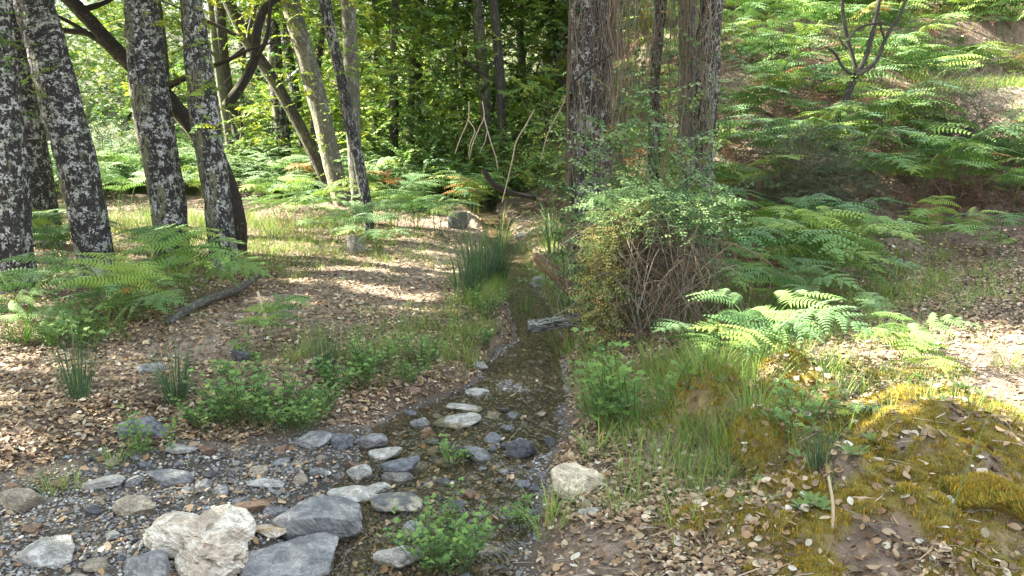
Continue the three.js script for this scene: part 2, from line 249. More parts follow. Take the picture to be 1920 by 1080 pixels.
function tuftGeo(seed, { n = 30, len = .3, wid = .006, spread = .35, bend = .35, rad = .06, segs = 4, cols = [[.13, .26, .04], [.10, .22, .04], [.20, .30, .05]], dry = 0 } = {}) {
  const r = rng(seed), F = new Faces();
  for (let i = 0; i < n; i++) { const a = r() * 6.283, b = a + (r() - .5), q = Math.sqrt(r()) * rad, sp = spread * (.2 + r()), L = len * (.45 + .7 * r()); const c = r() < dry ? [.36, .28, .12] : tint(cols[(r() * cols.length) | 0], r, .2); strip(F, [Math.cos(a) * q, -.015, Math.sin(a) * q], [Math.cos(b) * sp, 1, Math.sin(b) * sp], [Math.cos(b), 0, Math.sin(b)], L, wid * (.7 + .6 * r()), bend * (.3 + r()), segs, c, r); }
  return F.geo();
}
// water celery and its like: spreading stalks that carry leaves of lobed leaflets
function herbGeo(seed, { stems = 34, h = .3, rad = .18, leaf = .022, groups = 4, spread = .5, cols = [[.15, .27, .06], [.20, .32, .07], [.11, .21, .06]] } = {}) {
  const r = rng(seed), F = new Faces();
  for (let i = 0; i < stems; i++) {
    const a = r() * 6.283, q = Math.sqrt(r()) * rad * .6, L = h * (.5 + .6 * r()); let p = [Math.cos(a) * q, -.01, Math.sin(a) * q], D = norm([Math.cos(a) * spread * r(), 1, Math.sin(a) * spread * r()]); const sc = [.09, .16, .04];
    const n = 6; for (let k = 0; k < n; k++) {
      const p2 = add(p, D, L / n), s = norm(cross(D, [.3, .2, 1])), w = .0022; F.quad(add(p, s, w), add(p2, s, w), add(p2, s, -w), add(p, s, -w), sc); const s2 = cross(s, D); F.quad(add(p, s2, w), add(p2, s2, w), add(p2, s2, -w), add(p, s2, -w), sc);
      if (k >= n - groups) for (let e = 0; e < 2; e++) {
        const b = r() * 6.283, O = norm([Math.cos(b), .35 + .5 * r(), Math.sin(b)]), T = add(p2, O, leaf * (1.2 + r())); F.tri(add(p2, s, w * .6), T, add(p2, s, -w * .6), sc);
        const col = tint(cols[(r() * cols.length) | 0], r, .18), S = norm(cross(O, [0, 1, 0])), up = norm(cross(S, O));
        for (const [dir, l] of [[O, 1], [add(S, O, .45), .85], [add(S.map(v => -v), O, .45), .85]]) for (const f of [-.65, 0, .65]) { const d0 = norm(dir), sd = norm(cross(d0, up)); kite(F, T, norm(add(add(d0, sd, f), [0, 1, 0], (r() - .6) * .35)), up, leaf * l * (f ? .75 : 1) * (.8 + .4 * r()), leaf * .42, .12, col, .55); }
      }
      p = p2; D = norm(add(D, [Math.cos(a), -.15, Math.sin(a)], .12 * r()));
    }
  }
  return F.geo();
}
// twig with leaves for crowns and bushes
function sprigGeo(seed, { n = 14, len = .3, leaf = .055, wid = .034, round = true, flat = .5 } = {}) {
  const r = rng(seed), F = new Faces(); let p = [0, 0, 0], D = [1, 0, 0];
  for (let k = 0; k < n; k++) {
    const p2 = add(p, D, len / n), w = .0022; F.quad(add(p, [0, 0, w]), add(p2, [0, 0, w]), add(p2, [0, 0, -w]), add(p, [0, 0, -w]), [.35, .28, .2]);
    const b = (k % 2 ? 1 : -1) * (1.1 + (r() - .5) * .6), d0 = norm([.55, (r() - .5) * 1.3 * flat, Math.sin(b)]), up = norm([(r() - .5) * .9, 1, (r() - .5) * .9]), q = .75 + .5 * r(), c = [q * (.9 + .3 * r()), q, q * .9];
    (round ? oval : kite)(F, p2, d0, up, leaf * (.7 + .5 * r()), wid * (.75 + .4 * r()), .12, c); p = p2; D = norm(add(D, [0, (r() - .55) * .35, (r() - .5) * .4]));
  }
  return F.geo();
}
function needleSprigGeo(seed) { const r = rng(seed), F = new Faces(); for (let i = 0; i < 46; i++) { const t = i / 46 * .28, a = r() * 6.283; kite(F, [t, 0, 0], norm([.7, Math.cos(a), Math.sin(a)]), norm([r(), r(), r() + .1]), .022 + .014 * r(), .0045, .1, [.8 + .4 * r(), .8 + .4 * r(), .8 + .4 * r()]); } for (let i = 0; i < 6; i++) F.quad([i * .046, 0, .0015], [i * .046 + .046, 0, .0015], [i * .046 + .046, 0, -.0015], [i * .046, 0, -.0015], [.6, .4, .3]); return F.geo(); }
function litterGeo(seed, wide = .52) {  // a fallen leaf, curled along and across
  const r = rng(seed), nx = 5, ny = 3, pos = [], idx = [], c1 = (r() - .35) * 1.0, c2 = (r() - .3) * .9, tw = (r() - .5) * .8;
  for (let i = 0; i <= nx; i++) for (let j = 0; j <= ny; j++) { const t = i / nx, u = j / ny * 2 - 1, w = wide * Math.pow(Math.sin(Math.PI * clamp(t * .94 + .03, 0, 1)), .75) * .5, x = t - .5, z = u * w, y = c1 * x * x * .9 + c2 * z * z * 2.2 + tw * x * z + (r() - .5) * .035; pos.push(x, y, z); }
  for (let i = 0; i < nx; i++) for (let j = 0; j < ny; j++) { const a = i * (ny + 1) + j, b = a + ny + 1; idx.push(a, a + 1, b, a + 1, b + 1, b); }
  const g = new THREE.BufferGeometry(); g.setAttribute('position', new THREE.Float32BufferAttribute(pos, 3)); g.setIndex(idx); g.computeVertexNormals(); return g;
}
// a broken, water-worn stone: a ball cut by planes, rounded at the cuts, then roughened; dims w h depth in metres
function stoneGeo(seed, [w, h, dp], { cuts = 11, sharp = 26, rough = .05, col = [.24, .24, .25], col2 = [.14, .14, .16], spot = .5, detail = 14, lobes, crev = 0, band = 0 } = {}) {
  const r = rng(seed), planes = []; for (let i = 0; i < cuts; i++) { const n = norm([r() - .5, (r() - .5) * .8, r() - .5]); planes.push([n, .68 + .3 * r()]); } planes.push([norm([(r() - .5) * .5, 1, (r() - .5) * .5]), .62 + .25 * r()], [[0, -1, 0], .7]);
  const g = new THREE.IcosahedronGeometry(1, detail); g.deleteAttribute('uv'); g.deleteAttribute('normal');
  const p = g.attributes.position, colr = new Float32Array(p.count * 3), uv = new Float32Array(p.count * 2), nrm = new Map();
  for (let i = 0; i < p.count; i++) {
    const v = norm([p.getX(i), p.getY(i), p.getZ(i)]); let s = 0; for (const [n, d] of planes) { const k = v[0] * n[0] + v[1] * n[1] + v[2] * n[2]; if (k > 0) s += Math.pow(k / d, sharp); }
    let q = Math.pow(s + 1e-9, -1 / sharp); q = Math.min(q, 1.25);
    if (lobes) { let best = 0; for (const [c, rr] of lobes) { const b = v[0] * c[0] + v[1] * c[1] + v[2] * c[2], e = c[0] ** 2 + c[1] ** 2 + c[2] ** 2 - rr * rr, D = b * b - e; if (D > 0) best = Math.max(best, b + Math.sqrt(D)); } q = mix(q, best, .92); }
    const n1 = fbm(v[0] * 2.2 + seed, v[1] * 2.2, v[2] * 2.2, 4), n2 = fbm(v[0] * 9 + seed, v[1] * 9, v[2] * 9, 3);
    q *= 1 + (n1 - .5) * rough * 3 + (n2 - .5) * rough;
    if (crev) { const cr = ss(.80, .97, ridge(v[0] * 1.9 + seed * 3, v[1] * 2.6, v[2] * 1.9, 3)); q *= 1 - crev * cr; q *= 1 + .05 * (Math.round((v[1] * 3 + n1 * 4) * 2.5) / 2.5 - (v[1] * 3 + n1 * 4)); }
    const X = v[0] * q * w / 2, Y = v[1] * q * h / 2, Z = v[2] * q * dp / 2; p.setXYZ(i, X, Y, Z);
    const k = ss(.5 - .12, .5 + .12, fbm(v[0] * 3 + seed + 7, v[1] * 3, v[2] * 3, 4) + (spot - .5) * .4), b = band ? ss(.86, .95, 1 - Math.abs(2 * fbm(v[0] * 1.5 + v[1] * 2, v[1] * 1.5 + seed, v[2], 2) - 1)) * band : 0, f = .8 + .4 * n2;
    for (let e = 0; e < 3; e++) colr[i * 3 + e] = (mix(col[e], col2[e], k) * f) * (1 - b) + b * .5;
    uv[i * 2] = X * 3.2 / (w > .9 ? 8 : 1) + Y * 2.1 / (w > .9 ? 8 : 1) + seed * .13; uv[i * 2 + 1] = Z * 3.2 / (w > .9 ? 8 : 1) - Y * 2.6 / (w > .9 ? 8 : 1);
  }
  g.setAttribute('color', new THREE.BufferAttribute(colr, 3)); g.setAttribute('uv', new THREE.BufferAttribute(uv, 2)); g.computeVertexNormals();
  const nn = g.attributes.normal, key = i => `${p.getX(i).toFixed(4)},${p.getY(i).toFixed(4)},${p.getZ(i).toFixed(4)}`; for (let i = 0; i < p.count; i++) { const k = key(i), a = nrm.get(k) || [0, 0, 0]; a[0] += nn.getX(i); a[1] += nn.getY(i); a[2] += nn.getZ(i); nrm.set(k, a); } for (let i = 0; i < p.count; i++) { const a = norm(nrm.get(key(i))); nn.setXYZ(i, ...a); }
  return g;
}
// ---------------------------------------------------------------- ground and water
function axis(stops) { const out = [stops[0][0]]; for (let i = 0; i < stops.length - 1; i++) { const [a, s] = stops[i], [b, e] = stops[i + 1]; let x = a; while (x < b - 1e-6) { const t = (x - a) / (b - a); x = Math.min(b, x + mix(s, e, t)); out.push(x); } } return out; }
{
  const xs = axis([[-70, 6], [-14, .5], [-6, .1], [-3, .035], [2.6, .035], [8, .1], [16, .5], [70, 6]]), ds = axis([[-14, 1.5], [0, .3], [1.8, .03], [5.5, .03], [10, .1], [17, .25], [30, 1], [95, 6]]);
  const nx = xs.length, nd = ds.length, pos = new Float32Array(nx * nd * 3), col = new Float32Array(nx * nd * 3), uv = new Float32Array(nx * nd * 2), idx = [];
  for (let j = 0; j < nd; j++) for (let i = 0; i < nx; i++) {
    const x = xs[i], d = ds[j], k = j * nx + i; pos[k * 3] = x; pos[k * 3 + 1] = H(x, -d); pos[k * 3 + 2] = -d; uv[k * 2] = x / 1.3; uv[k * 2 + 1] = d / 1.3;
    const g = d < 16 ? gravelMask(x, d) : 0, m = d < 6 ? mossMask(x, d) : 0, n = fbm(x * 2, d * 2, 6.6, 3), n2 = fbm(x * 11, d * 11, 1.6, 3);
    let c = lerp3([.115, .078, .052], [.21, .155, .115], ss(.35, .65, n)); c = lerp3(c, lerp3([.04, .034, .028], [.085, .07, .052], n2), g); c = lerp3(c, lerp3([.13, .11, .018], [.20, .155, .02], n2), m);
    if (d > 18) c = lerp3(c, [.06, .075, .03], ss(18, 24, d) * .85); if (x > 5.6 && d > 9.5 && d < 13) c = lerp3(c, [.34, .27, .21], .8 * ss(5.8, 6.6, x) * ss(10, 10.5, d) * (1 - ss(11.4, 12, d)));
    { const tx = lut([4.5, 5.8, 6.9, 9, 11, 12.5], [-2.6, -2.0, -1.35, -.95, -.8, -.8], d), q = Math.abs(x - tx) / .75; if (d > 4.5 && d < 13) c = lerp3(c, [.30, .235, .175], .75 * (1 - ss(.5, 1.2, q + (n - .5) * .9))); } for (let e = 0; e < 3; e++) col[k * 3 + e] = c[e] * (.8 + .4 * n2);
  }
  for (let j = 0; j < nd - 1; j++) for (let i = 0; i < nx - 1; i++) { const a = j * nx + i, b = a + nx; idx.push(a, a + 1, b, a + 1, b + 1, b); }
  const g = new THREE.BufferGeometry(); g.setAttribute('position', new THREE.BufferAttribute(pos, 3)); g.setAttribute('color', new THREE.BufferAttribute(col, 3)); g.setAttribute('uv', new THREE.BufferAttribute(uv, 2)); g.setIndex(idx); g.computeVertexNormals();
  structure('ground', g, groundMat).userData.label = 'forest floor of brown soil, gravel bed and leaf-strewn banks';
}
{
  const ds = axis([[1.6, .016], [6.5, .02], [10, .05], [18, .2]]), nu = 90, pos = [], uv = [], idx = [];
  ds.forEach((d, j) => { const near = 1 - ss(4, 4.8, d), w = creekW(d) * 1.35, a = creekX(d) - w - near * 1.5, b = creekX(d) + w, far = 0.028 * Math.max(0, d - 9); for (let i = 0; i <= nu; i++) { const x = mix(a, b, i / nu); const fl = fbm(x * 13, d * 9, .5, 2) - .5, f2 = ridge(x * 21 + d * 4, d * 12, 2.5, 2) - .5; pos.push(x, WATER + far + fl * .018 + f2 * .013, -d); uv.push(x / .5, d / .75); } });
  for (let j = 0; j < ds.length - 1; j++) for (let i = 0; i < nu; i++) { const a = j * (nu + 1) + i, b = a + nu + 1; idx.push(a, a + 1, b, a + 1, b + 1, b); }
  const g = new THREE.BufferGeometry(); g.setAttribute('position', new THREE.Float32BufferAttribute(pos, 3)); g.setAttribute('uv', new THREE.Float32BufferAttribute(uv, 2)); g.setIndex(idx); g.computeVertexNormals();
  structure('stream_water', g, waterMat).userData.label = 'shallow clear stream water running over gravel';
}

// ---------------------------------------------------------------- trees
const sprigA = sprigGeo(1), sprigB = sprigGeo(2, { n: 18, len: .42, leaf: .075, wid: .046 }), sprigC = sprigGeo(3, { n: 12, len: .3, leaf: .05, wid: .022, round: false }), needles = needleSprigGeo(4);
const gaps = [   // where the canopy is open and the sun comes through: point on the ground, radius of the shaft
  [2.55, .25, -3.75, .85], [3.0, .3, -4.2, .8], [2.0, .7, -4.5, .35], [1.05, .25, -4.0, .22], [.78, .8, -5.2, .35], [.6, .2, -5.8, .3], [-6, .3, -15, 3.5], [-4.2, .2, -13, 2.6], [-9, .3, -14.5, 3.2], [-3, .3, -14, 1.6], [-6.5, .2, -11.5, 1.4], [-1.3, .1, -8.2, .6], [-1.7, .1, -7.4, .5], [-2.6, .1, -8.6, .5], [-3.4, .1, -9.6, .7], [-.8, .1, -6.1, .35], [-2.2, .1, -9.6, .5], [-.9, .1, -6.8, .3],
  [-1.9, .6, -10, .6], [4.2, 3, -12.8, .75], [6.2, 2.2, -12, .9], [5.2, 3.2, -13.6, .5], [8, 2.2, -11.6, 1], [.9, 2.2, -7, .25], [2.6, .1, -6.2, .25], [-1.9, .1, -6.3, .3], [1.6, .3, -3.2, .16], [.3, .1, -9.5, .5], [2.25, .25, -3.7, .65], [2.1, .3, -4.1, .6], [-5, 2.5, -18, 1.6], [-3, 3, -20, 1.6], [-7, 3, -19, 1.5], [-2.2, 2.5, -16.5, .9], [-9, 3, -20, 1.5]];
const inGap = (x, y, z) => { const D = -z; if (y > 2.6 + .12 * D && D > 2 && D < 13 && Math.abs(x - creekX(D) - .1) < .95 + .09 * D) return true; for (const [a, b, c, r] of gaps) { const dx = x - a, dy = y - b, dz = z - c, t = dx * SUN.x + dy * SUN.y + dz * SUN.z; if (t > .8 && dx * dx + dy * dy + dz * dz - t * t < r * r) return true; } return false; };
const GREENS = [[.12, .23, .045], [.16, .28, .05], [.09, .18, .045], [.22, .32, .05]], YELLOW = [[.27, .37, .045], [.20, .32, .045], [.33, .40, .05], [.15, .26, .045]], DARK = [[.07, .14, .04], [.095, .18, .05], [.06, .12, .04], [.13, .21, .055]], GREY = [[.10, .15, .075], [.08, .13, .06], [.13, .17, .09]];
function makeTree({ name = 'alder_tree', label, group, pts, mat, top = 7, seed = 1, limbs = 7, from = .5, reach = 2.2, sprigs = 2400, cols = GREENS, geo = sprigA, seg = 30, amp = .026, sigma = .55, minY = 3, low = [], sprays = [], flare = .55, lean, ownLimbs = [] }) {
  const r = rng(seed), [bx, , bz] = pts[0], by = H(bx, bz), root = thing(name, label, 'tree', [bx, by, bz], 0, group), L = pts.map(p => [p[0] - bx, p[1] - by, p[2] - bz, p[3]]);
  L.unshift([L[0][0] - (L[1] ? (L[1][0] - L[0][0]) * .05 : 0), -.25, L[0][2], L[0][3] * 1.04]);
  let a = L[L.length - 2], b = L[L.length - 1], dir = lean || norm([(b[0] - a[0]), Math.max(.2, b[1] - a[1]), (b[2] - a[2])]);
  while (b[1] < top) { dir = norm(add(dir, [(r() - .5) * .22, .16, (r() - .5) * .22])); const q = Math.max(.02, b[3] * .9); b = [b[0] + dir[0] * .7, b[1] + dir[1] * .7, b[2] + dir[2] * .7, q]; L.push(b); }
  const trunk = part('trunk', tube(L, { seg, step: amp > .006 ? .035 : .09, amp, low: .1, seed: seed * 1.7, flare, v0: seed * .117 % .09, u0: Math.sin(seed * 5.1) * .13 }), mat, root);
  for (const o of ownLimbs) part('limb', tube(o.map(p => [p[0] - bx, p[1] - by, p[2] - bz, p[3]]), { seg: 12, step: .06, amp: .006, low: .15, seed: seed + o.length }), mat, root);
  if (!sprigs) return root;
  const cl = new Cloud(), ends = [];
  for (let i = 0; i < limbs; i++) {
    const f = mix(from, .97, (i + r() * .6) / limbs), k = Math.min(L.length - 2, Math.floor(f * (L.length - 1))), s = L[k], az = i * 2.4 + r() * 1.2, len = reach * (.65 + .6 * r()) * (1.15 - .45 * f), up = .35 + .5 * r(); let p = s.slice(0, 3), D = norm([Math.cos(az), up, Math.sin(az)]); const q = [[...p, s[3] * .45]];
    for (let e = 0; e < 4; e++) { p = add(p, D, len / 4); D = norm(add(D, [(r() - .5) * .5, (r() - .35) * .3, (r() - .5) * .5])); q.push([...p, s[3] * .45 * (1 - (e + 1) / 4.6)]); if (e > 0) ends.push(p); }
    part('limb', tube(q, { seg: 6, step: .2, seed: i }), mat, root);
  }
  for (const p of low) ends.push([p[0] - bx, p[1] - by, p[2] - bz], [p[0] - bx, p[1] - by, p[2] - bz]);
  for (const p of sprays) for (let i = 0; i < 7; i++) cl.add(p[0] - bx + (r() - .5) * .25, p[1] - by + (r() - .5) * .3, p[2] - bz + (r() - .5) * .25 + .1, (r() - .5) * 1.2, r() * 6.283, (r() - .6) * 1.1, .5 + .4 * r(), tint(cols[(r() * cols.length) | 0], r, .22));
  const N = sprigs; for (let i = 0; i < N; i++) {
    const e = ends[(r() * ends.length) | 0], g = () => (r() + r() + r() - 1.5) * 1.15, x = e[0] + g() * sigma * 1.3, y = e[1] + g() * sigma * .9 + .1, z = e[2] + g() * sigma * 1.3; if (y + by < minY && !low.length) continue; if (y < .15) continue;
    if (inGap(x + bx, y + by, z + bz)) continue; if (Math.hypot(x + bx, y + by - 1.55, z + bz) < 3) continue;
    cl.add(x, y, z, (r() - .5) * 1.2, r() * 6.283, (r() - .6) * 1.1, .75 + .55 * r(), tint(cols[(r() * cols.length) | 0], r, .22));
  }
  cl.build('crown', geo, LEAFV, root); return root;
}
// the row of lichen-crusted trunks on the near bank
const G1 = 'lichen-crusted trunks on the near bank';
makeTree({ label: 'thick trunk with large white lichen crusts, cut by the left picture edge', group: G1, pts: [[-4.37,0.081,-6.639,0.183],[-4.321,0.795,-6.639,0.174],[-4.292,1.47,-6.639,0.166],[-4.268,2.032,-6.639,0.154],[-4.242,2.533,-6.639,0.143]], mat: B_LICHEN, sprays: [[-3.99,2.056,-6.4], [-4.013,2.258,-6.4]], seed: 3, top: 7, from: .45, sprigs: 2600 });
makeTree({ label: 'dark trunk standing behind the leftmost lichen trunk', group: G1, pts: [[-5.467,0.12,-8.99,0.194],[-5.487,0.652,-8.99,0.186],[-5.492,1.382,-8.99,0.17],[-5.489,2.145,-8.99,0.155],[-5.463,2.882,-8.99,0.141]], mat: B_LICHEN2, seed: 4, top: 8, sprigs: 2600 });
makeTree({ label: 'leaning lichen trunk with a grey shaggy left side, second of the near row', group: G1, pts: [[-4.007,0.084,-7.344,0.17],[-4.039,0.664,-7.344,0.183],[-4.096,1.266,-7.344,0.19],[-4.171,1.799,-7.344,0.187],[-4.249,2.27,-7.344,0.179],[-4.309,2.638,-7.344,0.168]], mat: B_LICHEN, sprays: [[-4.31,2.027,-7.2], [-4.394,1.747,-7.2]], seed: 5, top: 7.5, sprigs: 2600 });
makeTree({ label: 'straight lichen trunk ringed by ferns, third of the near row', group: G1, pts: [[-3.551,0.081,-7.989,0.196],[-3.544,0.642,-7.989,0.182],[-3.586,1.241,-7.989,0.179],[-3.628,1.821,-7.989,0.177],[-3.641,2.334,-7.989,0.169],[-3.643,2.733,-7.989,0.151]], mat: B_LICHEN, cols: YELLOW, sprays: [[-3.418,2.598,-7.9], [-4.244,2.174,-7.9], [-4.299,1.935,-8.2]], seed: 6, top: 8, sprigs: 2600 });
makeTree({ label: 'slimmer white-spotted trunk beside the mossy leaning stem', group: G1, pts: [[-2.988,0.071,-7.888,0.133],[-2.995,0.544,-7.888,0.137],[-3.024,1.138,-7.888,0.14],[-3.057,1.715,-7.888,0.143],[-3.089,2.274,-7.888,0.125],[-3.102,2.718,-7.888,0.113]], mat: B_LICHEN, cols: YELLOW, sprays: [[-2.872,2.329,-7.7], [-2.908,1.559,-7.7], [-2.957,1.911,-7.7], [-2.721,2.573,-7.9]], seed: 7, top: 8, sprigs: 2600 });
makeTree({ name: 'mossy_tree', label: 'mossy brown tree leaning left behind the white-spotted trunks', pts: [[-3.145,-0.034,-8.75,0.098],[-3.128,0.434,-8.75,0.109],[-3.232,0.975,-8.75,0.102],[-3.534,1.503,-8.75,0.1],[-3.862,1.904,-8.75,0.094],[-4.26,2.297,-8.75,0.087],[-4.643,2.738,-8.75,0.08]], mat: B_MOSS, seed: 8, top: 4.3, sprigs: 700, limbs: 4, seg: 16, lean: [-.6, .6, 0], ownLimbs: [[[-3.168,1.734,-8.8,0.059],[-2.986,1.963,-8.8,0.059],[-2.813,2.245,-8.8,0.053],[-2.771,2.524,-8.8,0.049],[-2.662,2.772,-8.8,0.046],[-2.469,2.908,-8.8,0.037]], [[-2.761,2.269,-8.75,0.026],[-2.656,2.452,-8.75,0.023],[-2.602,2.738,-8.75,0.02],[-2.554,2.954,-8.75,0.017]], [[-4.252,2.217,-8.8,0.041],[-4.583,2.491,-8.8,0.035],[-4.868,2.535,-8.8,0.029],[-5.072,2.568,-8.8,0.023]]] });
// slender trees of the middle distance
const G2 = 'slender trees beyond the clearing';
makeTree({ label: 'thin dark stem curving left, rising from the ferns beyond the clearing', group: G2, pts: [[-3.047,0.193,-13.401,0.092],[-3.277,0.76,-13.401,0.101],[-3.519,1.344,-13.401,0.1],[-3.738,1.786,-13.401,0.099],[-4.1,2.437,-13.401,0.098],[-4.382,2.864,-13.401,0.097],[-4.658,3.535,-13.401,0.105]], mat: B_DARK, sprays: [[-4.011,1.906,-13], [-4.2,1.694,-13], [-4.185,3.152,-13], [-4.36,2.494,-13], [-3.81,2.327,-13], [-4.098,2.16,-13], [-4.453,2.989,-13]], seed: 12, top: 6, cols: YELLOW, sprigs: 1500, seg: 14, amp: .008 });
makeTree({ label: 'pale rough-barked tree leaning left among the ferns', group: G2, pts: [[-2.868,0.185,-13.121,0.154],[-3.021,0.954,-13.121,0.161],[-3.203,1.91,-13.121,0.158],[-3.402,2.754,-13.121,0.156],[-3.558,3.494,-13.121,0.154]], mat: B_GREY, sprays: [[-3.174,1.22,-13], [-3.208,2.244,-13], [-2.782,2.076,-13], [-3.395,1.991,-13], [-2.924,2.743,-13], [-3.416,3.152,-13], [-3.06,1.736,-13]], seed: 13, top: 8, cols: YELLOW, sprigs: 1800, seg: 16, amp: .01 });
makeTree({ label: 'slim spotted stem in front of the big fern clump', group: G2, pts: [[-1.826,0.09,-9.827,0.062],[-1.833,0.433,-9.827,0.068],[-1.906,0.971,-9.827,0.074],[-1.994,1.432,-9.827,0.073],[-2.118,2.201,-9.827,0.072],[-2.26,3.006,-9.827,0.077]], mat: B_LICHEN2, sprays: [[-1.972,2.573,-9.8], [-2.021,2.199,-9.8], [-1.765,2.073,-9.8], [-1.864,2.819,-9.8]], seed: 14, top: 6.5, cols: YELLOW, sprigs: 1500, seg: 14, amp: .008 });
makeTree({ label: 'upright grey tree just behind the slim spotted stem', group: G2, pts: [[-2.206,0.13,-11.134,0.1],[-2.224,0.818,-11.134,0.099],[-2.238,1.563,-11.134,0.105],[-2.23,2.43,-11.134,0.103],[-2.241,3.199,-11.134,0.102]], mat: B_GREY, sprays: [[-2.099,2.443,-11.3], [-2.382,2.801,-11.3], [-1.973,1.786,-11.3], [-2.274,1.86,-11.3], [-1.999,3.084,-11.3]], seed: 15, top: 8, cols: YELLOW, sprigs: 1600, seg: 14, amp: .009 });
for (const [pts, m, s, label] of [[[[-2.632,-0.054,-17,0.076],[-2.575,1.345,-17,0.08],[-2.507,2.785,-17,0.085],[-2.421,4.068,-17,0.083]], B_GREY, 16, 'thin pale grey stem rising behind the fern clump'], [[[-3.308,0.108,-19,0.085],[-3.25,1.698,-19,0.09],[-3.217,3.293,-19,0.094],[-3.203,4.364,-19,0.093]], B_DARK, 17, 'thin dark stem beside the pale grey one'], [[[-4.734,0.185,-16.5,0.147],[-4.79,1.132,-16.5,0.151],[-4.855,2.217,-16.5,0.154],[-4.869,3.376,-16.5,0.152],[-4.873,3.994,-16.5,0.146]], B_LICHEN, 18, 'white-flecked trunk standing at the edge of the fern field'], [[[-4.562,0.162,-17.5,0.108],[-4.618,0.872,-17.5,0.107],[-4.725,1.915,-17.5,0.106],[-4.868,3.044,-17.5,0.104],[-4.985,4.142,-17.5,0.103]], B_LICHEN2, 19, 'narrow white-flecked trunk just right of its broader twin'], [[[-6.037,0.306,-18,0.136],[-6.202,1.094,-18,0.134],[-6.359,1.926,-18,0.133],[-6.456,2.857,-18,0.12],[-6.445,4.216,-18,0.118]], B_DARK, 20, 'dark trunk in shade behind the spotted row'], [[[-0.111,-0.269,-16,0.099],[-0.174,0.823,-16,0.098],[-0.235,2.3,-16,0.096],[-0.366,3.92,-16,0.094]], B_DARK, 21, 'dark stem above the far bend of the stream'], [[[-0.411,-0.324,-17,0.129],[-0.52,1.006,-17,0.127],[-0.623,2.567,-17,0.125],[-0.744,4.068,-17,0.122]], B_GREY, 22, 'leaning grey stem above the far bend of the stream'], [[[-2.077,-0.001,-18,0.087],[-2.067,1.452,-18,0.085],[-2.092,2.857,-18,0.096],[-2.023,4.216,-18,0.094]], B_DARK, 24, 'dark forked stem in the middle of the wood'], [[[-1.376,-0.31,-20,0.096],[-1.189,1.442,-20,0.095],[-1.22,3.13,-20,0.093],[-1.045,4.513,-20,0.091]], B_DARK, 25, 'thin stem in deep shade right of the forked one']])
  makeTree({ label, group: 'thin stems of the wood behind', pts, mat: m, seed: s, top: 6.5, cols: s % 2 ? YELLOW : GREENS, sprigs: 700, geo: sprigB, seg: 10, amp: .005, from: .3, minY: 1.6, sigma: .8 });
// the vine-hung trees right of the stream
const G3 = 'vine-hung trees by the stream';
makeTree({ label: 'dark lichen-splashed trunk hung with vines beside the stream', group: G3, pts: [[0.792,-0.011,-7.6,0.214],[0.79,0.581,-7.6,0.195],[0.766,1.205,-7.6,0.197],[0.74,1.956,-7.6,0.198],[0.705,2.676,-7.6,0.199]], mat: B_LICHEN2, seed: 31, top: 8, sprigs: 1500, minY: 4.2, reach: 2 });
makeTree({ name: 'fibrous_tree', label: 'brown fibrous stem pressed against the vine-hung trunk', group: G3, pts: [[0.583,0.081,-7.55,0.058],[0.565,0.587,-7.55,0.047],[0.547,1.054,-7.55,0.036],[0.529,1.609,-7.55,0.025],[0.54,2.195,-7.55,0.02],[0.543,2.668,-7.55,0.02]], mat: B_FIBRE, seed: 32, top: 4.4, sprigs: 0, seg: 16, amp: .014 });
makeTree({ label: 'straight black and white trunk right of the vine curtain', group: G3, pts: [[1.981,0.542,-7.9,0.099],[1.948,1.191,-7.9,0.102],[1.926,1.818,-7.9,0.111],[1.92,2.325,-7.9,0.115],[1.93,2.72,-7.9,0.114]], mat: B_LICHEN2, seed: 33, top: 8, sprigs: 1300, minY: 4.4 });
makeTree({ label: 'greyish trunk half hidden behind the vine curtain', group: G3, pts: [[1.886,0.491,-8.3,0.086],[1.844,1.395,-8.3,0.09],[1.819,2.153,-8.3,0.094],[1.8,2.779,-8.3,0.092]], mat: B_GREY, seed: 34, top: 8, sprigs: 1000, minY: 4.6 });
makeTree({ label: 'thin trunk in the middle of the vine curtain', group: G3, pts: [[1.585,0.453,-8.6,0.066],[1.554,1.275,-8.6,0.064],[1.542,2.175,-8.6,0.063],[1.562,2.824,-8.6,0.062]], mat: B_LICHEN2, seed: 35, top: 7, sprigs: 700, minY: 4.4 });
